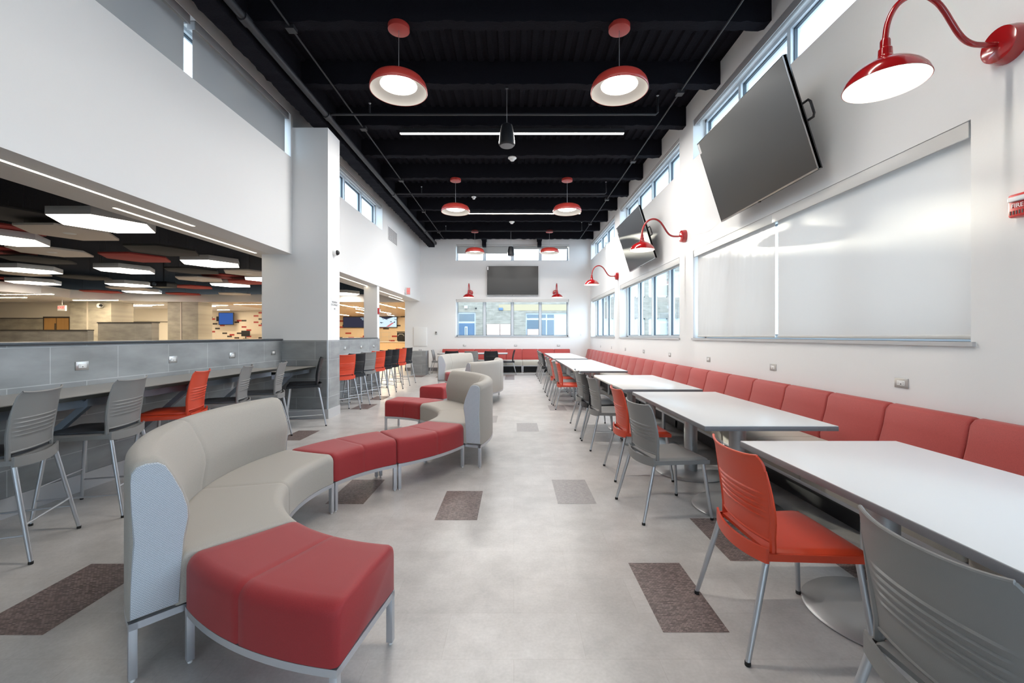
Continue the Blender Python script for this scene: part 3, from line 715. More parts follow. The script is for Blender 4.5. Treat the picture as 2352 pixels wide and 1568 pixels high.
# ------------------------------------------------------------------ curved lounge seating
RI, RO, RB = 1.055, 1.53, 1.705; RM = 1.3
def arc_rings(prof, c, a0, a1, seams=(), n=20):
    """ring list swept around the origin-shifted centre (-RM,0)"""
    e = .006 / RM
    st = [(a0, .020), (a0 + 1.2 * e, .007), (a0 + 4 * e, 0)]
    A, B = a0 + 4 * e, a1 - 4 * e
    mids = [(A + (B - A) * k / n, 0) for k in range(1, n)]
    for s in seams:
        mids = [q for q in mids if abs(q[0] - s) > 1.6 * e]; mids += [(s - 1.3 * e, 0), (s - .3 * e, .004), (s + .3 * e, .004), (s + 1.3 * e, 0)]
    st += sorted(mids) + [(B, 0), (a1 - 1.2 * e, .007), (a1, .020)]
    return [[(-RM + p[0] * math.cos(a), p[0] * math.sin(a), p[1]) for p in inset(prof, c, d)] for a, d in st]
def rrect(r0, r1, z0, z1, rad, n=6):
    pts = [(r0, z0)]
    for k in range(n + 1): a = PI - PI / 2 * k / n; pts.append((r0 + rad + rad * math.cos(a), z1 - rad + rad * math.sin(a)))
    for k in range(n + 1): a = PI / 2 - PI / 2 * k / n; pts.append((r1 - rad + rad * math.cos(a), z1 - rad + rad * math.sin(a)))
    pts.append((r1, z0)); return pts
def dense(prof, mx=.06):
    out = []
    for i in range(len(prof)):
        a, b = prof[i], prof[(i + 1) % len(prof)]; l = math.hypot(b[0] - a[0], b[1] - a[1]); k = max(1, int(l / mx))
        out += [(a[0] + (b[0] - a[0]) * j / k, a[1] + (b[1] - a[1]) * j / k) for j in range(k)]
    return out
def arcframe(t, a0, a1, r0, r1, back=None):
    f = MB(); n = 18; T = .028; e = .004
    def arc(r):
        rs = []
        for k in range(n + 1):
            a = a0 + e + (a1 - a0 - 2 * e) * k / n; c, s = math.cos(a), math.sin(a)
            rs.append([(-RM + q * c, q * s, z) for q, z in ((r, .205), (r + T, .205), (r + T, .233), (r, .233))])
        f.rings(rs)
    arc(r0); arc(r1 - T)
    if back: arc(back - T)
    top = back or r1
    for a, sg in ((a0 + e, 1), (a1 - e, -1)):
        c, s = math.cos(a), math.sin(a); nx, ny = -s * T * sg, c * T * sg
        poly = [(-RM + r0 * c, r0 * s), (-RM + top * c, top * s), (-RM + top * c + nx, top * s + ny), (-RM + r0 * c + nx, r0 * s + ny)]
        f.prism(poly, .205, .233)
    f.build('frame', 'frame', t, smooth=30)
    for a, sg in ((a0 + e, 1), (a1 - e, -1)):
        for r in (r0 + T / 2, top - T / 2):
            c, s = math.cos(a), math.sin(a); nx, ny = -s * T * sg, c * T * sg
            rr = (r - T / 2, r + T / 2); poly = [(-RM + rr[0] * c, rr[0] * s), (-RM + rr[1] * c, rr[1] * s), (-RM + rr[1] * c + nx, rr[1] * s + ny), (-RM + rr[0] * c + nx, rr[0] * s + ny)]
            lg = MB().prism(poly, .012, .205).build('leg', 'frame', t, bevel=.0015)
            cx = sum(p[0] for p in poly) / 4; cy = sum(p[1] for p in poly) / 4
            MB().cyl((cx, cy, 0), (cx, cy, .013), .009, n=12).build('glide', 'white', lg)
def build_ottoman(deg):
    h = math.radians(deg) / 2; t = thing('curved_ottoman', '', 'ottoman')
    p = dense(rrect(RI, RO, .235, .45, .055)); MB().rings(arc_rings(p, (1.29, .34), -h, h, (0,))).build('seat_cushion', 'red_fab', t, smooth=50)
    arcframe(t, -h, h, RI, RO); return t
def build_sofa(deg):
    h = math.radians(deg) / 2; t = thing('curved_sofa', '', 'sofa')
    p = dense(rrect(RI, RO + .03, .235, .45, .055)); MB().rings(arc_rings(p, (1.29, .34), -h, h, (0,), 34)).build('seat_cushion', 'grey_fab', t, smooth=50)
    bp = [(RO + .015, .235), (RO + .005, .36), (RO - .012, .50), (RO - .028, .60), (RO - .024, .65), (RO - .002, .72), (RO + .035, .80), (RO + .06, .845), (RO + .085, .862), (RB - .05, .864), (RB - .02, .855), (RB - .004, .835), (RB, .80), (RB, .235)]
    bp = dense(bp); c = (1.62, .55)
    MB().rings(arc_rings(bp, c, -h + .004, h - .004, (0,), 34)).build('backrest', 'grey_fab', t, smooth=50)
    for sg in (-1, 1):
        a = sg * (h - .004); q = inset(bp, c, .014)
        rs = []
        for da, d in ((0, .0), (.0045, .004)):
            aa = a + sg * da; rs.append([(-RM + x * math.cos(aa), x * math.sin(aa), z) for x, z in inset(q, c, d)])
        e = MB().rings(rs).build('end_panel', 'dot_fab', t, smooth=40); e['label'] = 'dotted pale grey end panel'
        for da in (.0,):
            pass
    arcframe(t, -h, h, RI, RO + .0, RB); return t
ott = Maker(build_ottoman); sofa = Maker(build_sofa)
def arcplace(mk, deg, c, am, lab, grp):
    a = math.radians(am); return mk(deg, (c[0] + RM * math.cos(a), c[1] + RM * math.sin(a), 0), a, lab, grp)
C1 = (-.38, 2.98); C2 = (-1.95, 5.03); SA, OA = 69.0, 32.6
arcplace(ott, OA, C1, 229.4 + OA / 2 + .1, 'crimson curved ottoman in front, ending the near lounge curve', 'crimson ottomans')
arcplace(sofa, SA, C1, 229.2 - SA / 2, 'large grey curved sofa in front with dotted end panel', 'grey curved sofas')
arcplace(ott, OA, C1, 160.0 - OA / 2, 'crimson curved ottoman joined to the front grey sofa, mid lounge', 'crimson ottomans')
arcplace(ott, OA, C2, -52.4 + OA / 2, 'crimson curved ottoman before the high-backed sofa in the middle', 'crimson ottomans')
arcplace(sofa, SA, C2, -19.6 + SA / 2, 'grey curved sofa in the middle showing its back to the aisle', 'grey curved sofas')
arcplace(ott, OA, C2, 49.6 + OA / 2, 'crimson curved ottoman at the far end of the near lounge curve', 'crimson ottomans')
C3 = (-1.93, 9.35); C4 = (-.25, 11.32); C5 = (C3[0] + 2.585 * math.cos(math.radians(-49)), C3[1] + 2.585 * math.sin(math.radians(-49)))
arcplace(ott, OA, C5, 131 + OA / 2, 'crimson curved ottoman opening the farther lounge curve, its end face showing', 'crimson ottomans')
arcplace(sofa, SA, C3, -48.6 + SA / 2, 'grey curved sofa of the farther lounge seen from its plain outer back', 'grey curved sofas')
arcplace(ott, 28.0, C3, 20.8 + 14.0, 'crimson ottoman hidden behind the farther grey sofa back', 'crimson ottomans')
arcplace(ott, OA, C4, 228.6 - OA / 2, 'small visible crimson ottoman tucked before the farthest grey sofa', 'crimson ottomans')
arcplace(sofa, SA, C4, 195.7 - SA / 2, 'farthest grey curved sofa facing the room, before the far tables', 'grey curved sofas')

# ------------------------------------------------------------------ counters
def counter(y0, y1, x1, z, label, braces, XT=XT):
    t = thing('wall_counter', label, 'counter', (XT, (y0 + y1) / 2, 0)); h = (y1 - y0) / 2; d = x1 - XT
    MB().box(.001, d, -h, h, z - .006, z).build('counter_top', 'counter', t)
    MB().box(.001, d - .002, -h, h, z - .034, z - .006).build('edge_band', 'counter_edge', t)
    MB().box(d - .10, d - .092, -h + .02, h - .02, z - .105, z - .034).box(d - .10, d - .05, -h + .02, h - .02, z - .042, z - .034).build('support_rail', 'angle', t)
    for y in braces:
        q = y - (y0 + y1) / 2
        b = MB().rings([[(.0, q - .02, z - .50), (.0, q + .02, z - .50), (.0, q + .02, z - .56), (.0, q - .02, z - .56)],
                        [(d - .06, q - .02, z - .04), (d - .06, q + .02, z - .04), (d - .06, q + .02, z - .10), (d - .06, q - .02, z - .10)]])
        b.build('bracket', 'angle', t, smooth=0)
    return t
counter(YB, 5.93, -3.20, .918, 'long charcoal-edged counter fixed to the tiled half wall', [-3, -1, 1.0, 2.35, 3.35, 4.4, 5.4])
counter(5.96, 7.115, -3.235, .862, 'short lower counter section beside the column', [6.5])
counter(7.61, 11.6, -3.12, .918, 'counter behind the eight stools past the column', [8.4, 9.6, 10.8], -3.63)
# tiled box
t = thing('tiled_box', 'low grey tiled box against the far passage, beside last stool', 'box', (-3.29, 15.25, 0))
MB().box(-.26, .26, -.25, .25, 0, .82).build('tiled_body', 'tile_y', t, smooth=0); MB().box(-.265, .265, -.255, .255, .82, .835).build('box_top', 'steel2', t)
for x in (-.02, .04): MB().cyl((x, 0, .835), (x, 0, .875), .01).build('spout', 'blackp', t)

# ------------------------------------------------------------------ televisions
def tv(label, M, w, h, mount=True):
    t = thing('television', label, 'television'); t.matrix_world = M
    # local: x along width, z up, y out of the screen
    MB().box(-w / 2, w / 2, -.045, 0, -h / 2, h / 2).build('housing', 'bezel', t, bevel=.006)
    MB().box(-w / 2 + .011, w / 2 - .011, 0, .0025, -h / 2 + .018, h / 2 - .011).build('screen', 'screen', t)
    MB().box(-w / 2, w / 2, -.002, .005, -h / 2, -h / 2 + .016).box(-w / 2, -w / 2 + .006, -.03, .004, -h / 2, h / 2).box(w / 2 - .006, w / 2, -.03, .004, -h / 2, h / 2).build('bezel', 'bezel_s', t)
    MB().box(w / 2 - .055, w / 2 - .01, .003, .0045, h / 2 - .15, h / 2 - .02).build('energy_sticker', 'white', t)
    MB().box(-.35, .35, -.10, -.045, -.22, .22).build('back_box', 'bezel', t, bevel=.01)
    MB().box(.0, .03, .001, .02, -h / 2 - .014, -h / 2).build('sensor', 'dark', t)
    if mount:
        for s in (-1, 1):
            MB().tube([(s * (w / 2 - .02), -.05, .07), (s * (w / 2 + .05), -.06, .07), (s * (w / 2 + .07), -.06, .045), (s * (w / 2 + .07), -.06, -.065), (s * (w / 2 + .05), -.06, -.09), (s * (w / 2 - .02), -.05, -.09)], .011, 8).build('handle', 'bezel', t)
        MB().tube([(0, -.09, .1), (0, -.26, .0)], .03, 8).tube([(-.25, -.07, 0), (.25, -.07, 0)], .02, 8).build('mount_arm', 'bezel', t)
    return t
def tilted(Yn, Yfar, Xb, Xt, Zb, Zt):
    c = Vector(((Xb + Xt) / 2, (Yn + Yfar) / 2, (Zb + Zt) / 2)); z = Vector((Xt - Xb, 0, Zt - Zb)).normalized()
    x = Vector((0, 1, 0)); y = z.cross(x); return Matrix.Translation(c) @ Matrix((x, y, z)).transposed().to_4x4()
H = math.hypot(2.765 - 2.437, 3.908 - 2.869)
tv('big tilted television on the window wall above the closed blinds', tilted(3.95, 5.79, 2.765, 2.437, 2.869, 3.908), 1.84, H)
tv('smaller looking tilted television on the window wall behind a gooseneck lamp', tilted(8.5, 10.36, 2.765, 2.437, 2.869, 3.908), 1.86, H)
tv('flat television centred high on the far wall', Matrix.Translation((-.04, YF - .112, 3.465)) @ Matrix(((1, 0, 0), (0, 1, 0), (0, 0, 1))).to_4x4() @ Matrix.Rotation(PI, 4, 'Z'), 1.97, 1.12, False)

# ------------------------------------------------------------------ lamps
def build_goose(key):
    t = thing('gooseneck_lamp', '', 'wall lamp')
    MB().tube([(0, 0, 0), (.018, 0, 0), (.07, 0, 0), (.085, 0, 0)], [.108, .108, .098, .06], 36).build('wall_canopy', 'red_metal', t, smooth=40)
    P = [(.07, 0), (.16, -.002), (.22, .004), (.27, .03), (.31, .075), (.345, .13), (.385, .195), (.43, .25), (.49, .288), (.55, .296), (.61, .28), (.665, .24), (.705, .18), (.73, .11), (.74, .03), (.74, -.02)]
    pts = []
    for i in range(len(P) - 1):
        p0 = P[max(i - 1, 0)]; p1 = P[i]; p2 = P[i + 1]; p3 = P[min(i + 2, len(P) - 1)]
        for k in range(3):
            s = k / 3; f = lambda a, b, c, d: .5 * (2 * b + (c - a) * s + (2 * a - 5 * b + 4 * c - d) * s * s + (3 * b - a - 3 * c + d) * s ** 3)
            pts.append((f(p0[0], p1[0], p2[0], p3[0]), 0, f(p0[1], p1[1], p2[1], p3[1])))
    pts.append((.74, 0, -.02))
    MB().tube(pts, .0155, 12).build('arm', 'red_metal', t)
    MB().lathe([(.0, .03), (.022, .03), (.026, .02), (.026, -.02), (.034, -.028), (.036, -.07), (.044, -.08), (.046, -.105), (.0, -.105)], (.74, 0, 0), 24).build('socket_collar', 'red_metal', t, smooth=30)
    o = [(.03, -.096), (.06, -.10), (.10, -.115), (.14, -.14), (.175, -.17), (.20, -.205), (.208, -.228), (.211, -.238)]
    MB().lathe(o + [(r - .003, z) for r, z in reversed(o)], (.74, 0, 0), 48, caps=False).build('shade', 'red_metal', t, smooth=50)
    i = [(r - .0045, z - .002) for r, z in o]; MB().lathe(i, (.74, 0, 0), 48, caps=False).build('shade_lining', 'cream_in', t, smooth=50)
    MB().lathe([(.0, -.11), (.03, -.113), (.055, -.135), (.066, -.165), (.055, -.195), (.03, -.21), (.0, -.214)], (.74, 0, 0), 20).build('bulb', 'bulb', t)
    return t
goose = Maker(build_goose)
goose(0, (XR, 2.59, 3.09), PI, 'glossy red gooseneck lamp in the upper corner above the fire alarm', 'red gooseneck wall lamps')
goose(0, (XR, 7.50, 3.07), PI, 'red gooseneck lamp in front of the second tilted television', 'red gooseneck wall lamps')
goose(0, (XR, 12.32, 3.04), PI, 'red gooseneck lamp between two windows close to the far corner', 'red gooseneck wall lamps')
goose(0, (-1.67, YF, 3.01), -PI / 2, 'red gooseneck lamp on the far wall above the blue-door pane', 'red gooseneck wall lamps')
goose(0, (1.60, YF, 3.01), -PI / 2, 'red gooseneck lamp on the far wall near the window-wall corner', 'red gooseneck wall lamps')
def build_pendant(key):
    t = thing('pendant_lamp', '', 'pendant lamp')      # origin on the deck
    MB().lathe([(.0, 0), (.123, 0), (.123, -.055), (.0, -.055)], (0, 0, 0), 36).build('canopy', 'red_pend', t, bevel=.003)
    MB().cyl((0, 0, -.05), (0, 0, -.60), .0035, n=8).build('cable', 'steel', t)
    o = [(.0, -.60), (.17, -.60), (.23, -.61), (.28, -.635), (.31, -.675), (.325, -.72), (.328, -.76)]
    MB().lathe(o + [(.324, -.764), (.319, -.758), (.28, -.70), (.22, -.66), (.0, -.645)], (0, 0, 0), 64).build('shade', 'red_pend', t, smooth=50)
    MB().lathe([(.319, -.762), (.312, -.748), (.285, -.72), (.24, -.70), (.206, -.69)], (0, 0, 0), 64, caps=False).build('shade_lining', 'cream_in', t, smooth=60)
    MB().lathe([(.21, -.69), (.20, -.695), (.11, -.70), (.0, -.702)], (0, 0, 0), 48).build('diffuser', 'lamp', t, smooth=60)
    MB().cyl((0, 0, -.585), (0, 0, -.605), .012, n=12).build('cable_gland', 'steel', t)
    return t
pend = Maker(build_pendant)
PL = {(0, 0): 'large red dish pendant of the front pair, on the column side', (0, 1): 'large red dish pendant of the front pair, on the window side',
      (1, 0): 'red dish pendant of the middle pair, on the column side', (1, 1): 'red dish pendant of the middle pair, on the window side',
      (2, 0): 'small looking red dish pendant before the far high window, column side', (2, 1): 'small looking red dish pendant before the far high window, window side'}
for i, y in enumerate((5.055, 9.995, 14.935)):
    for j, x in enumerate((-1.335, 1.225)): pend(0, (x, y, 4.955), 0, PL[(i, j)], 'red dish pendants')
pend(0, (-1.335, .115, 4.955), 0, 'added unseen red dish pendant above the camera, column side', 'pendants behind the photo'); pend(0, (1.225, .115, 4.955), 0, 'added unseen red dish pendant above the camera, window side', 'pendants behind the photo')  # unseen pair, added for more light from behind the camera
def linear(y, label):
    t = thing('linear_light', label, 'linear light', (-.03, y, 4.85))
    MB().box(-1.935, 1.935, -.03, .03, .0, .07).build('housing', 'blackpipe', t); MB().box(-1.93, 1.93, -.026, .026, -.006, .0).build('diffuser', 'linear', t)
    for x in (-1.7, 0, 1.7): MB().cyl((x, 0, .07), (x, 0, .12), .005, n=8).build('hanger', 'blackpipe', t)
linear(7.52, 'long warm linear light spanning the black ceiling behind the front speaker'); linear(12.46, 'long warm linear light between the middle pair of pendants'); linear(2.58, 'long linear light above the camera')
def speaker(y, label):
    t = thing('pendant_speaker', label, 'speaker', (-.10, y, 4.10))
    MB().lathe([(.0, .0), (.09, .0), (.115, .02), (.118, .05), (.10, .20), (.078, .30), (.055, .315), (.0, .32)], (0, 0, 0), 32).build('speaker_body', 'blackp', t, smooth=40)
    MB().lathe([(.0, -.003), (.095, -.003), (.098, .002), (.0, .002)], (0, 0, 0), 32).build('speaker_grille', 'edge', t)
    MB().cyl((0, 0, .31), (0, 0, .85), .004, n=8).build('cable', 'steel', t); MB().box(-.02, .02, -.02, .02, .83, .86).build('clamp', 'blackpipe', t)
speaker(6.30, 'black pendant speaker hanging in front of the linear light'); speaker(14.94, 'small black pendant speaker before the far high window')
def smoke(x, y, z, label, r=.085):
    t = thing('smoke_detector', label, 'smoke detector', (x, y, z)); MB().lathe([(.0, 0), (r, 0), (r, -.02), (.0, -.02)], (0, 0, 0), 28).build('detector_base', 'white', t, bevel=.003)
    MB().lathe([(r * .62, -.02), (r * .58, -.05), (r * .45, -.065), (.0, -.068)], (0, 0, 0), 28).build('sensor_head', 'white', t)
smoke(-.03, 8.77, 4.945, 'white smoke detector behind the front speaker'); smoke(-.06, 13.7, 4.945, 'white smoke detector past the second linear light'); smoke(-1.03, 11.24, 4.945, 'small white detector off centre between pendants', .06)
# pipes
def pipe(name, pts, r, label, cat, joints=(), jr=1.3):
    t = thing(name, label, cat, pts[0]); p0 = Vector(pts[0])
    MB().tube([Vector(p) - p0 for p in pts], r, 12).build('pipe_run', 'blackpipe', t)
    for j in joints:
        j = Vector(j[0]) - p0, Vector(j[1]) - p0; MB().tube(j, r * jr, 12).build('coupling', 'blackpipe', t)
    return t
pipe('sprinkler_main_pipe', [(-2.94, YB, 4.82), (-2.94, 16.4, 4.82)], .045, 'thick black sprinkler main running along the column side of the ceiling', 'pipe', [((-2.94, y, 4.82), (-2.94, y + .12, 4.82)) for y in (2.3, 4.7, 6.8, 10.6, 14.4, 16.2)])
for y, xe in ((6.87, 2.27), (10.72, 2.27), (14.55, 2.27), (3.05, 2.27)):
    t = pipe('sprinkler_branch_pipe', [(-2.9, y, 4.85), (xe - .03, y, 4.85), (xe, y, 4.88), (xe, y, 5.0)], .018,
             {6.87: 'black sprinkler branch pipe crossing the ceiling behind the front pendants', 10.72: 'black sprinkler branch pipe crossing near the middle pendants', 14.55: 'black sprinkler branch pipe closest to the far wall', 3.05: 'black sprinkler branch pipe above the camera'}[y], 'pipe')
    for x in (-2.27 - .0, xe):
        q = (x + 2.9, 0, .03 if x < 0 else .15); h = MB().cyl((q[0], 0, q[2] - .02), (q[0], 0, q[2] + .12), .014, n=10).build('riser', 'blackpipe', t)
        MB().lathe([(.0, .0), (.008, .0), (.012, .02), (.02, .024), (.0, .026)], (q[0], 0, q[2] + .12), 12).build('sprinkler_head', 'steel', h)
def conduit(x, label, ys):
    t = thing('ceiling_conduit', label, 'conduit', (x, YB, 4.95 - .02)); MB().tube([(0, 0, 0), (0, 21.0, 0)], .011, 8).build('conduit_run', 'blackpipe', t)
    for y in ys: MB().box(-.05, .05, y - YB - .05, y - YB + .05, -.03, .03).build('junction_box', 'blackpipe', t)
conduit(-2.585, 'thin black conduit with boxes beside the sprinkler main', [2.6, 5.06, 7.5, 10.0, 12.5, 15]); conduit(2.44, 'thin black conduit on the window side of the ceiling', [3.9, 6.4, 8.9, 11.4, 13.9])

# ------------------------------------------------------------------ wall fittings
def build_outlet(key):
    t = thing('power_outlet', '', 'outlet')   # local: x out of the wall, y along, z up
    MB().box(0, .006, -.058, .058, -.037, .037).build('cover_plate', 'stainless', t, bevel=.002)
    s = MB().box(.006, .0085, -.034, .034, -.018, .018).build('socket_insert', 'white', t, bevel=.001)
    m = MB()
    for y in (-.022, .022):
        for z in (-.006, .006): m.box(.0083, .009, y - .0035, y + .0035, z - .001, z + .001)
    m.box(.0083, .009, -.006, .006, -.011, -.005); m.build('slot', 'dark', s, smooth=0)
    return t
outlet = Maker(build_outlet); O = ['first', 'second', 'third', 'fourth', 'fifth', 'sixth', 'seventh', 'eighth', 'ninth']
near4 = ['above the cut-off grey stool', 'above the gap before the orange-red stool', 'above the two grey stools by the sofa', 'beside the column corner']
for k, y in enumerate((3.82, 4.84, 5.86, 6.86)): outlet(0, (XT, y, 1.095), 0, 'steel outlet on the grey tiled half wall, ' + near4[k], 'outlets on the tiled half wall')
for k, y in enumerate((9.36, 10.35, 11.27)): outlet(0, (-3.63, y, 1.09), 0, 'outlet on the tiled wall past the column, %s from the column' % O[k], 'outlets past the column')
for k in range(8): outlet(0, (XR, 3.31 + 1.64 * k, 1.0), PI, 'steel outlet on the white wall above the coral bench, %s counting away from camera' % O[k], 'outlets above the window-wall bench')
for x, lab in ((-1.9, 'above the far bench near the grey wall panel'), (.07, 'above the middle of the far bench'), (1.73, 'above the far bench near the corner')): outlet(0, (x, YF, .98), -PI / 2, 'outlet on the far wall ' + lab, 'outlets on the far wall')
t = thing('fire_alarm', 'red fire alarm strobe on the white wall at the photo edge', 'fire alarm', (XR, 2.49, 2.12))
MB().box(-.055, 0, -.065, .065, -.075, .06).build('alarm_body', 'fire', t, bevel=.012); MB().box(-.075, -.05, -.05, .05, .012, .04).build('strobe_lens', 'clear', t, bevel=.006)
gs = MB()
for k in range(7): gs.box(-.0565, -.054, -.045 + .015 * k, -.039 + .015 * k, -.06, -.038)
gs.build('sounder_slot', 'dark', t, smooth=0); text('lettering', 'FIRE', .034, 'white', t, facing((-1, 0, 0), (-.0565, .012, -.012)))
t = thing('fire_strobe', 'small red and white fire strobe on the slim white pillar', 'fire alarm', (-3.645, 11.71, 2.02))
MB().box(0, .03, -.06, .06, -.08, .08).build('strobe_body', 'fire', t, bevel=.005); MB().box(.03, .055, -.03, .03, -.04, .05).build('strobe_lens', 'clear', t, bevel=.008)
t = thing('security_camera', 'white dome security camera on the side of the tall column', 'camera', (-3.04, 7.36, 2.76))
MB().tube([(0, 0, 0), (.05, 0, 0)], .058, 24).build('camera_base', 'white', t, bevel=.004); d = MB(); d.rings([[(.05 + .045 * math.sin(a), .045 * math.cos(a) * math.cos(b), .045 * math.cos(a) * math.sin(b)) for b in [2 * PI * k / 20 for k in range(20)]] for a in [0, .3, .6, .9, 1.2, 1.45]]); d.build('camera_dome', 'bezel', t)
t = thing('occupancy_sign', 'white maximum occupancy sign on the side of the tall column', 'sign', (-3.04, 7.38, 1.89))
MB().box(0, .003, -.14, .14, -.10, .10).build('sign_plate', 'white', t); text('lettering', 'MAXIMUM\nOCCUPANCY', .045, 'print', t, facing((1, 0, 0), (.0035, 0, .01))); text('lettering', '142', .04, 'print', t, facing((1, 0, 0), (.0035, 0, -.078)))
t = thing('exit_sign', 'pale red exit sign projecting over the passage beside the far wall', 'exit sign', (XL, 14.45, 2.83))
MB().box(.0, .03, -.03, .03, -.05, .05).build('mount', 'exit_dim', t); MB().box(.03, .19, -.028, .028, -.11, .12).build('sign_housing', 'exit_dim', t, bevel=.004)
MB().box(.075, .185, -.0295, -.027, -.10, .11).build('sign_face', 'exit_face', t); text('lettering', 'EXIT', .05, 'exit_red', t, facing((0, -1, 0), (.13, -.031, 0)))
t = thing('wall_panel', 'plain white rectangular access panel on the far wall', 'panel', (-3.6, YF, 1.32)); MB().box(-.25, .25, -.045, 0, -.36, .36).build('panel_door', 'white', t, bevel=.004); MB().box(-.26, .26, -.01, 0, -.37, .37).build('panel_frame', 'wall', t)
t = thing('thermostat', 'small thermostat beside the white access panel', 'thermostat', (-2.99, YF, 1.46)); MB().box(-.035, .035, -.025, 0, -.06, .06).build('thermostat_body', 'stainless', t, bevel=.004); MB().box(-.02, .02, -.027, -.024, .01, .045).build('display', 'dark', t)
t = thing('air_grille', 'grey air grille on the upper wall past the high window', 'vent', (XL, 13.0, 4.33)); MB().box(0, .008, -.5, .5, -.22, .22).build('grille_frame', 'wall', t)
for q in range(4):
    m = MB()
    for k in range(9): m.box(.008, .014, -.46 + .235 * q, -.46 + .235 * q + .21, -.19 + .042 * k, -.17 + .042 * k)
    m.build('louvre_panel', 'edge', t, smooth=0)
t = thing('light_switch', 'small white switch plate on the far wall near the corner', 'switch', (2.6, YF, 1.42)); MB().box(-.035, .035, -.006, 0, -.058, .058).build('switch_plate', 'white', t, bevel=.001)

# ------------------------------------------------------------------ passage soffit strips
def strip(x, y0, y1, z, label, grp, wd=.03, along='y'):
    mt = 'strip' if wd < .05 else 'strip2'
    t = thing('strip_light', label, 'strip light', (x, (y0 + y1) / 2, z)); h = (y1 - y0) / 2
    if along == 'y': MB().box(-wd / 2, wd / 2, -h, h, -.004, .0).build('diffuser', mt, t); MB().box(-wd / 2 - .006, wd / 2 + .006, -h - .006, h + .006, -.002, .03).build('trim_ring', 'white', t)
    else: MB().box(-h, h, -wd / 2, wd / 2, -.004, .0).build('diffuser', mt, t); MB().box(-h - .006, h + .006, -wd / 2 - .006, wd / 2 + .006, -.002, .03).build('trim_ring', 'white', t)
strip(-3.88, 1.0, 5.28, 2.688, 'slim strip light in the soffit over the counter, cut by the photo edge', 'soffit strip lights')
strip(-4.15, 4.52, 7.0, 2.688, 'slim strip light in the soffit ending by the column', 'soffit strip lights')
strip(-3.92, 8.4, 12.2, 2.688, 'slim strip light in the soffit between column and slim pillar', 'soffit strip lights')
strip(-3.98, 12.9, 15.5, 2.688, 'slim strip light in the passage soffit, the one closer to the room', 'soffit strip lights')
strip(-4.24, 14.8, 16.7, 2.688, 'slim strip light in the passage soffit, the inner one', 'soffit strip lights')

# ------------------------------------------------------------------ cafeteria beyond the half wall
ZS = 2.69
struct(MB().box(-30, XL - .71, YB, 31, 3.65, 3.75), 'ceiling_cafeteria', 'black', smooth=0)
edge = [(-30, 8.8), (-18, 11.0), (-15.6, 12.6), (-15.2, 14.0), (-15.7, 15.4), (-15.2, 16.4), (-14.0, 17.0), (-12.5, 17.2), (-4.2, 17.2)]
struct(MB().prism(edge + [(-4.2, 23.4), (-30, 23.4)], ZS, ZS + .3), 'ceiling_servery', 'soffit', smooth=0)
struct(MB().box(-12.2, -4.2, 17.4, 31, ZS - .01, ZS), 'ceiling_wood', 'woodceil', smooth=0)
struct(MB().box(-12.4, -4.2, 23.4, 31, ZS, ZS + .3), 'ceiling_servery_rear', 'soffit', smooth=0)
struct(MB().box(-30, -16.3, 17.5, 17.7, 0, 2.06), 'wall_cafeteria_lower', 'tile_warm', smooth=0)
struct(MB().box(-30, -16.3, 17.5, 17.7, 2.06, ZS), 'wall_cafeteria', 'cafe_wall', smooth=0)
struct(MB().box(-30, -16.3, 17.47, 17.5, 2.04, 2.07), 'trim_4', 'darkframe', smooth=0)
struct(MB().box(-20.5, -16.75, 21.5, 21.7, 0, ZS), 'wall_cafeteria_rear', 'cafe_wall', smooth=0)
struct(MB().box(-20.5, -16.75, 21.47, 21.5, 2.02, 2.05), 'trim_5', 'darkframe', smooth=0)
struct(MB().box(-17.33, -15.72, 17.0, 18.0, 0, ZS), 'column_tiled', 'tile_warm', smooth=0); struct(MB().box(-16.66, -16.62, 16.98, 17.0, 0, ZS), 'trim_6', 'hexcream', smooth=0)
struct(MB().box(-13.67, -12.47, 17.2, 18.0, 0, ZS), 'column_tiled', 'tile_warm', smooth=0); struct(MB().box(-13.16, -13.12, 17.18, 17.2, 0, ZS), 'trim_7', 'hexcream', smooth=0)
struct(MB().box(-24, -13.7, 14.0, 14.2, 0, 1.52), 'partition_low', 'tile_warm', smooth=0); struct(MB().box(-24, -13.7, 13.98, 14.22, 1.52, 1.55), 'trim_8', 'darkframe', smooth=0)
struct(MB().box(-13.85, -12.06, 14.5, 14.8, 0, 1.78), 'partition_tall', 'tile_warm', smooth=0); struct(MB().box(-13.87, -12.04, 14.48, 14.82, 1.78, 1.81), 'trim_9', 'darkframe', smooth=0)
struct(MB().box(-18.6, -12.2, 23.5, 23.7, 0, 3.0), 'wall_servery', 'mosaic', smooth=0)
struct(MB().box(-12.4, -12.2, 23.5, 30, 0, 3.0), 'wall_servery_side', 'cafe_wall', smooth=0)
struct(MB().box(-12.4, -4.0, 30, 30.2, 0, 3.0), 'wall_servery_rear', 'mosaic2', smooth=0)
struct(MB().box(-4.2, -4.0, YF + .4, 30, 0, 3.75), 'wall_servery_end', 'cafe_wall', smooth=0)
struct(MB().box(-30.2, -30, YB, 31, 0, 3.75), 'wall_cafeteria_end', 'cafe_wall', smooth=0)
struct(MB().box(-30, XL - .36, YB - .2, YB, 0, 3.75), 'wall_cafeteria_back', 'cafe_wall', smooth=0)
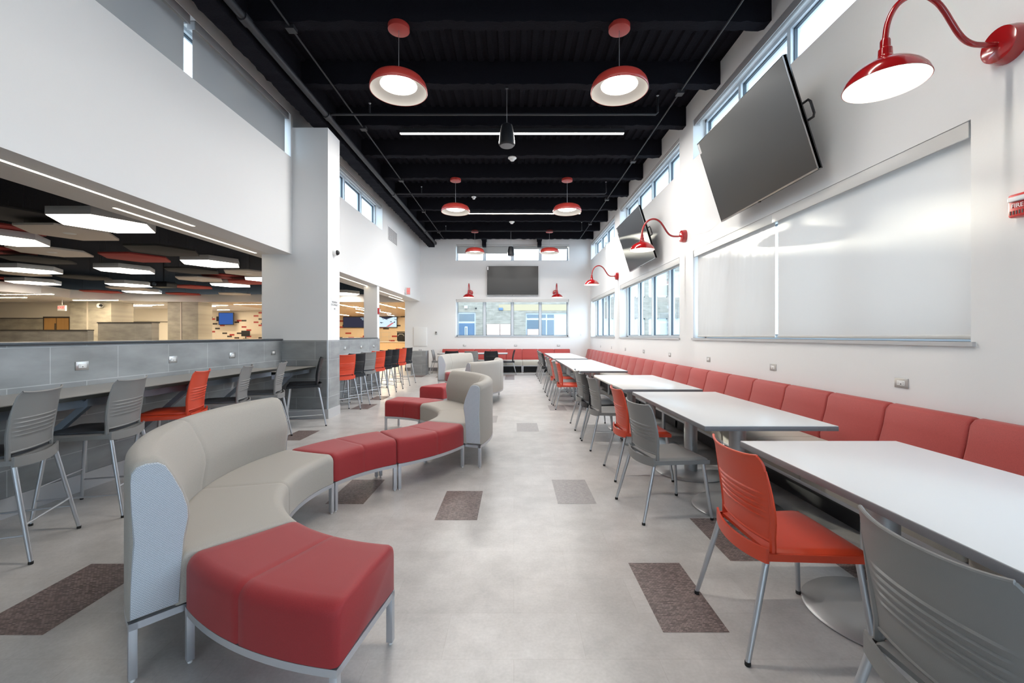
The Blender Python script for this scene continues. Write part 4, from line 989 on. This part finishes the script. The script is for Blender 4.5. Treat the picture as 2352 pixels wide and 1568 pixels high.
# doors
d = struct(MB().box(-18.0, -16.88, 17.44, 17.5, 0, 2.12), 'door_1', 'darkframe', smooth=0)
d.location.x = -.86 - .0
for a, b in ((-17.93, -17.46), (-17.42, -16.95)): struct(MB().box(a - .86 + .86, b, 17.42, 17.44, .01, 2.06), 'door_leaf', 'wood', d, smooth=0)
struct(MB().box(-17.50, -17.46, 17.40, 17.42, 1.2, 1.85), 'door_pane', 'darkframe', d, smooth=0)
d = struct(MB().box(-17.05, -16.45, 23.42, 23.5, 0, 2.25), 'door_2', 'edge', smooth=0); struct(MB().box(-17.02, -16.7, 23.38, 23.42, .01, 2.1), 'door_leaf', 'wood', d, smooth=0)
# exit signs hanging
def exitsign(x, y, z, label, s=1.0):
    t = thing('exit_sign', label, 'exit sign', (x, y, z)); MB().box(-.14 * s, .14 * s, -.03, .03, 0, .20 * s).build('sign_housing', 'exit_dim', t)
    text('lettering', 'EXIT', .13 * s, 'exit_red', t, facing((0, -1, 0), (0, -.033, .11 * s)), .002); MB().cyl((0, 0, .22 * s), (0, 0, ZS - z), .012, n=8).build('stem', 'exit_dim', t)
exitsign(-16.7, 16.1, 2.28, 'red exit sign hanging near the tiled column and wooden double door'); exitsign(-14.9, 20.9, 2.42, 'red exit sign hanging by the patterned brick wall', .9)
# hexagons
def build_hex(key):
    mat, th = {'lit': ('fascia', .11), 'cream': ('hexcream', .035), 'red': ('hexred', .035), 'charcoal': ('hexblack', .035)}[key]
    t = thing('hexagon_light' if key == 'lit' else 'hexagon_ceiling_panel', '', 'ceiling light' if key == 'lit' else 'ceiling panel')
    R = .60; P = [(R * math.cos(PI / 3 * k), R * math.sin(PI / 3 * k)) for k in range(6)]
    MB().prism(P, 0, th).build('panel_housing', mat, t, bevel=.004)
    if key == 'lit': MB().prism([(x * .985, y * .985) for x, y in P], -.004, 0).build('diffuser', 'hexl', t)
    if key == 'cream': MB().lathe([(.0, -.006), (.07, -.006), (.08, 0), (.0, 0)], (0, 0, 0), 20).build('ceiling_speaker', 'fascia', t)
    for k in (0, 2, 4): MB().cyl((P[k][0] * .8, P[k][1] * .8, th), (P[k][0] * .8, P[k][1] * .8, .70), .002, n=6).build('suspension_wire', 'blackpipe', t)
    return t
hexm = Maker(build_hex)
HX = [('lit', 241, 515, 'glowing hexagon closest to the soffit, largest of the lit ones'), ('lit', -2, 551, 'glowing hexagon cut by the photo edge, highest lit one there'),
      ('lit', 67, 622, 'long looking glowing hexagon above the fourth row near the photo edge'), ('lit', 288, 622, 'glowing hexagon in the middle of the cafeteria ceiling'),
      ('lit', 485, 606, 'glowing hexagon between the charcoal and cream panels near column'), ('lit', 78, 650, 'glowing hexagon low near the photo edge, above the double door'),
      ('lit', 297, 655, 'small glowing hexagon half hidden by a cream panel'), ('lit', 327, 671, 'glowing hexagon lowest in view above the tall partition'),
      ('lit', 530, 655, 'glowing hexagon under a red panel close to the column'), ('lit', 612, 642, 'glowing hexagon cut off by the column edge'),
      ('cream', 160, 536, 'cream hexagon beside the largest glowing hexagon'), ('cream', 119, 579.5, 'cream hexagon second row with a round speaker'), ('cream', 50, 629, 'cream hexagon just below the long glowing hexagon'),
      ('cream', 295, 663, 'cream hexagon in front of the small half hidden light'), ('cream', 459, 642, 'cream hexagon beside the ceiling projector gap'), ('cream', 572, 628, 'cream hexagon next to the column, upper one'),
      ('cream', 540, 676, 'cream hexagon near the column, lower one'),
      ('red', -16, 526, 'red hexagon cut by the photo edge, upper one'), ('red', 313, 593, 'largest fully visible red hexagon'), ('red', -12, 576, 'red hexagon cut by the photo edge, second'),
      ('red', 514, 636, 'red hexagon between two cream ones near the column'), ('red', 572, 649, 'red hexagon touching the column edge'), ('red', 233, 670.6, 'thin looking red hexagon above the tiled column'),
      ('red', 442, 660, 'red hexagon behind the projector gap'), ('red', 422, 676, 'low red hexagon next to the lowest glowing one'), ('red', 544, 680, 'lowest red hexagon above the patterned brick wall'), ('red', 3, 641, 'red hexagon sliver low at the photo edge'),
      ('charcoal', 40, 497, 'charcoal hexagon highest near the photo edge'), ('charcoal', 375, 577, 'charcoal hexagon beside the largest red one'), ('charcoal', 88, 598, 'charcoal hexagon behind the second cream one'),
      ('charcoal', 193, 638, 'charcoal hexagon between two lit rows'), ('charcoal', 442, 623, 'charcoal hexagon above the cream one by the gap'),
      ('lit', 790, 675, 'glowing hexagon seen between column and slim pillar'), ('red', 822, 680, 'red hexagon seen between column and slim pillar')]
used = []
for i, (k, px, py, lab) in enumerate(HX):
    h = 1.585; Y = h * 1000 / (770.5 - py); X = (px - 1180) * Y / 1000; z = EYE + h
    lv = 0
    while any(math.hypot(X - a, Y - b) < 1.06 and lv == l for a, b, l in used): lv += 1
    used.append((X, Y, lv)); dz = .12 * lv
    s = (h + dz) / h; o = hexm(k, (X * s if lv else X, Y * s if lv else Y, z + dz), 0, lab, {'lit': 'glowing hexagon lights', 'cream': 'cream hexagon panels', 'red': 'red hexagon panels', 'charcoal': 'charcoal hexagon panels'}[k])
# strips in servery ceiling (x runs)
for i, (xa, ya, xb, yb) in enumerate([(3, 675, 122, 675), (-30, 681, 60, 683.5), (169, 688.5, 270, 688.5), (285, 702, 348, 702), (290, 696, 375, 703), (404, 698.5, 494, 707.5), (455, 697, 522, 704), (538, 694.5, 600, 702), (500, 710, 526, 712)]):
    Y0 = (ZS - EYE) * 1000 / (770.5 - (ya + yb) / 2)
    strip(((xa + xb) / 2 - 1180) * Y0 / 1000, Y0 - abs(xb - xa) * Y0 / 2000, Y0 + abs(xb - xa) * Y0 / 2000, ZS - .012, 'strip light in the cream servery ceiling, %s counting from the photo edge to the column' % O[i], 'servery ceiling strips', .06, 'x')
for i, (px, py, ln) in enumerate([(795, 702, 2.4), (826, 706, 1.4), (830, 711, 1.4), (830, 718.5, 1.6), (790, 723, 1.6), (887, 701, 3.0), (925, 708, 1.6), (886, 717.5, 2.0), (898, 723.5, 1.4)]):
    Y0 = (ZS - .012 - EYE) * 1000 / (770.5 - py)
    strip((px - 1180) * Y0 / 1000, Y0 - ln / 2, Y0 + ln / 2, ZS - .016, 'slim strip light in the wood ceiling, %s in the view past the column' % O[i], 'wood ceiling strips', .06)
# servery fittings
t = thing('wall_screen', 'blue lit screen bracketed to the patterned brick wall', 'screen', (-15.3, 23.2, 1.93)); MB().box(-.40, .40, -.05, .0, 0, .66).build('screen_housing', 'bezel', t); MB().box(-.37, .37, -.055, -.05, .03, .63).build('screen_face', 'blue_screen', t); MB().box(-.55, -.40, 0, .3, .2, .45).build('bracket', 'bezel', t)
t = thing('wall_screen', 'dark menu screen on the far brick wall, past the column', 'screen', (-10.75, 29.9, 1.90)); MB().box(-.95, .95, -.06, .05, 0, .75).build('screen_housing', 'bezel', t); MB().box(-.92, .92, -.065, -.06, .03, .72).build('screen_face', 'pic_dark', t)
text('lettering', 'WELCOME\nPLEASE', .10, 'pic_white', t, facing((0, -1, 0), (.5, -.068, .6)), .001)
t = thing('wall_screen', 'bright picture screen on the far brick wall, beside the slim pillar', 'screen', (-8.75, 29.9, 1.92)); MB().box(-.85, .75, -.06, .05, 0, .74).build('screen_housing', 'bezel', t)
MB().box(-.82, .72, -.065, -.06, .03, .71).build('screen_face', 'pic_white', t)
m = MB()
for k in range(16): a = random.uniform(-.8, .6); z = random.uniform(.25, .66); m.box(a, a + random.uniform(.04, .2), -.068, -.065, z, z + random.uniform(.01, .05))
m.add([(-.82, -.068, .05), (-.5, -.068, .05), (-.75, -.068, .3), (-.82, -.068, .3)], [(0, 1, 2, 3)]); m.add([(-.4, -.068, .71), (.0, -.068, .55), (.5, -.068, .71)], [(0, 1, 2)]); m.build('picture_dark_shape', 'pic_dark', t, smooth=0)
MB().add([(.0, -.069, .05), (.2, -.069, .05), (.55, -.069, .32), (.4, -.069, .32)], [(0, 1, 2, 3)]).build('picture_red_stripe', 'pic_red', t, smooth=0)
t = thing('serving_counter', 'maple fronted serving counter beyond the passage', 'counter', (-8.2, 27.6, 0)); MB().box(-3.5, 3.6, 0, .8, 0, .93).build('counter_front', 'woodf', t, smooth=0); MB().box(-3.55, 3.65, -.06, .86, .93, .985).build('counter_top', 'hexcream', t, bevel=.005)
t = thing('coffee_urn', 'black drinks machine on the serving counter', 'machine', (-7.2, 27.9, .985)); MB().box(-.26, .26, -.1, .3, .05, .58).build('machine_body', 'blackp', t, bevel=.03); MB().box(-.27, .27, -.12, .3, .60, .64).build('machine_lid', 'blackp', t, bevel=.01); MB().box(-.2, .2, -.12, .2, 0, .05).build('machine_foot', 'rubber', t); MB().tube([(-.2, -.11, .35), (-.1, -.12, .47), (.1, -.12, .47), (.2, -.11, .35)], .02, 8).build('machine_handle', 'stainless', t)
t = thing('wire_display_rack', 'wire display rack on the serving counter', 'rack', (-8.3, 27.9, .985))
m = MB()
for x in (-.3, .3):
    for y in (0, .3): m.tube([(x, y, 0), (x, y, .6)], .008, 6)
for z in (.02, .3, .6):
    m.tube([(-.3, 0, z), (.3, 0, z), (.3, .3, z), (-.3, .3, z)], .008, 6, closed=True)
m.build('rack_frame', 'stainless', t)
t = thing('monitor', 'small black monitor below the patterned brick wall', 'monitor', (-14.1, 22.9, 1.2)); MB().box(-.22, .22, -.02, .02, .12, .42).build('monitor_screen', 'blackp', t); MB().box(-.1, .1, -.08, .08, -.0, .02).box(-.02, .02, -.01, .02, .02, .14).build('monitor_stand', 'blackp', t)
struct(MB().box(-15.5, -13.2, 22.6, 23.2, 0, 1.2), 'partition_servery', 'woodf', smooth=0)
t = thing('security_camera', 'white bullet camera on the tiled cafeteria column', 'camera', (-16.1, 16.99, 2.53)); MB().tube([(0, 0, 0), (0, -.10, 0)], .09, 20).build('camera_base', 'white', t); MB().lathe([(.0, -.05), (.045, -.04), (.06, 0), (.045, .04), (.0, .05)], (.10, -.12, 0), 16).build('camera_dome', 'bezel', t)

t = thing('projector', 'dark projector hanging among the hexagons near the red ones', 'projector', (-10.45, 13.0, 2.80)); MB().box(-.25, .25, -.2, .2, 0, .16).build('projector_body', 'blackp', t, bevel=.02)
MB().cyl((0, 0, .16), (0, 0, .87), .02, n=10).build('ceiling_pole', 'blackpipe', t); MB().cyl((-.1, -.2, .08), (-.1, -.24, .08), .05, n=16).build('projector_lens', 'bglass', t)
# ------------------------------------------------------------------ outside
t = thing('school_building', 'tan brick building with blue door seen through the far window', 'building', (0, 26, -.2))
m = MB(); 
for a, b, c, d in cells(-3.8, 4.2, 0, 5.95, [(-3.35, -2.27, 0, 2.96), (.72, 3.25, 0, 2.92)]): m.box(a, b, 0, 1.0, c, d)
m.build('brick_facade', 'brick', t, smooth=0); MB().box(-3.85, 4.3, -.08, 1.1, 5.95, 6.05).build('roof_edge', 'pale', t)
MB().box(-.9, 3.9, -.01, .0, 3.05, 3.42).build('buff_band', 'brickb', t)
db = MB().box(-3.35, -2.27, .1, .2, 0, 2.96).build('door_surround', 'pale', t)
MB().box(-3.28, -2.36, .06, .1, 2.42, 2.86).build('transom_pane', 'bglass', db)
MB().box(-3.28, -2.36, .06, .1, .05, 2.30).build('entrance_door', 'bdoor', db); MB().box(-2.93, -2.77, .04, .06, 1.1, 2.1).build('door_lite', 'pale', db); MB().box(-2.89, -2.82, .035, .04, 1.15, 2.05).build('lite_pane', 'bglass', db)
sf = MB().box(.72, 3.25, .12, .2, 0, 2.92).build('storefront_surround', 'pale', t)
for a, b, mt in ((.80, 1.52, 'bglass'), (1.60, 1.92, 'bglass'), (2.0, 2.40, 'bglass')):
    MB().box(a, b, .08, .12, 2.62, 2.82).build('transom_pane', mt, sf); MB().box(a, b, .08, .12, .1, 2.5).build('storefront_pane', mt, sf)
MB().box(2.42, 3.12, .08, .12, .1, 2.8).build('storefront_pane', 'bglass2', sf)
MB().box(.82, 1.5, .02, .08, 1.45, 1.95).build('storefront_display', 'pinkglass', sf)
for a, b in ((-1.6, -.84), (-.8, -.2)): MB().box(a, b, -.03, .0, .9, 2.25).build('painted_reflection', 'pinkglass', t)  # pale window reflections painted as flat pink panels
t = thing('wall_pack_light', 'blue grey wall pack light on the tan brick building', 'outdoor lamp', (-.77, 25.9, 2.86)); MB().box(-.13, .13, 0, .1, 0, .16).build('lamp_housing', 'bdoor', t, bevel=.02)
t = thing('security_camera', 'dome camera on the tan brick building above the blue door', 'camera', (-2.25, 25.9, 2.98)); MB().lathe([(.0, -.06), (.05, -.03), (.06, .04), (.0, .05)], (0, 0, 0), 14).build('camera_dome', 'bezel', t)
t = thing('speaker_box', 'white box on the tan brick building beside the dome camera', 'box', (-2.85, 25.9, 2.98)); MB().box(-.1, .1, 0, .1, 0, .16).build('speaker_housing', 'pale', t)
t = thing('stone_building', 'buff building with tall windows seen through the bench-side windows', 'building', (0, 30, -.2))
m = MB()
wins = [(6.2 + 1.55 * k, 7.5 + 1.55 * k, 4.2, 6.0) for k in range(7)] + [(6.2 + 1.55 * k, 7.5 + 1.55 * k, .3, 2.75) for k in range(7)]
for a, b, c, d in cells(5.2, 18, 0, 8.0, wins): m.box(a, b, 0, 1, c, d)
m.build('stone_facade', 'brick', t, smooth=0)
for k, (a, b, c, d) in enumerate(wins):
    f = MB().box(a, b, .12, .2, c, c + .06).box(a, b, .12, .2, d - .06, d).box(a, a + .06, .12, .2, c, d).box(b - .06, b, .12, .2, c, d).box((a + b) / 2 - .03, (a + b) / 2 + .03, .12, .2, c, d).build('window_frame', 'alu', t, smooth=0)
    MB().box(a + .02, b - .02, .15, .16, c + .02, d - .02).build('window_pane', 'bglass2', f, smooth=0)
t = thing('parked_car', 'blue car parked outside, low in the middle bench-side window', 'car', (8.6, 26.5, -.2))
cp = [(-2.1, .35), (-2.15, .8), (-1.3, .92), (-.7, 1.42), (.8, 1.42), (1.5, .95), (2.1, .85), (2.15, .35)]
MB().rings([[(x, y * .88, z) for x, z in cp] for y in (-1, -.9, .9, 1)]).build('car_body', 'car', t, bevel=.04)
MB().rings([[(x, y, z) for x, z in ((-1.1, .95), (-.62, 1.36), (.72, 1.36), (1.25, .95))] for y in (-.885, .885)]).build('car_windows', 'bglass', t)
for x in (-1.35, 1.35):
    for y in (-.8, .8): MB().tube([(x, y - .1, .33), (x, y + .1, .33)], .33, 24).build('wheel', 'rubber', t)

# ------------------------------------------------------------------ lights, world, camera
wd = bpy.data.worlds.new('sky'); scene.world = wd; wd.use_nodes = True
bg = wd.node_tree.nodes['Background']; bg.inputs[0].default_value = (0.66, 0.83, 1.0, 1); bg.inputs[1].default_value = 5.5
sd = bpy.data.lights.new('sun', 'SUN'); sd.energy = 9.0; sd.angle = math.radians(1.0); sd.color = (1.0, .93, .78)
so = bpy.data.objects.new('sun', sd); COL.objects.link(so); so.location = (-5, 30, 12)
so.rotation_euler = Vector((.28, -1, -.163)).to_track_quat('-Z', 'Y').to_euler()
def area(name, loc, size, power, rot=(0, 0, 0), col=(1, .965, .92), sy=None, shape=None):
    l = bpy.data.lights.new(name, 'AREA'); l.energy = power; l.size = size; l.color = col
    l.shape = shape or ('RECTANGLE' if sy else 'DISK')
    if sy: l.size_y = sy
    o = bpy.data.objects.new(name, l); COL.objects.link(o); o.location = loc; o.rotation_euler = rot; return o
for y, pw in ((2.58, 45), (7.52, 135), (12.46, 175)): area('linear_glow', (-.03, y, 4.842), 3.86, pw, sy=.05, col=(1, .975, .95))
cd = bpy.data.cameras.new('camera'); cam = bpy.data.objects.new('camera', cd); COL.objects.link(cam)
cam.location = (0, 0, EYE); cam.rotation_euler = (PI / 2, 0, 0)
cd.sensor_width = 36; cd.lens = 36 * 1000 / 2352; cd.shift_x = -4 / 2352; cd.shift_y = -13.5 / 2352; cd.clip_start = .05; cd.clip_end = 200
scene.camera = cam
scene.view_settings.view_transform = 'Standard'; scene.view_settings.look = 'None'; scene.view_settings.gamma = 1; scene.view_settings.exposure = 0.40
cy = scene.cycles; cy.use_denoising = True; cy.max_bounces = 8; cy.diffuse_bounces = 5; cy.glossy_bounces = 3; cy.transmission_bounces = 4; cy.transparent_max_bounces = 8
cy.sample_clamp_indirect = 6; cy.caustics_reflective = False; cy.caustics_refractive = False; cy.use_light_tree = True
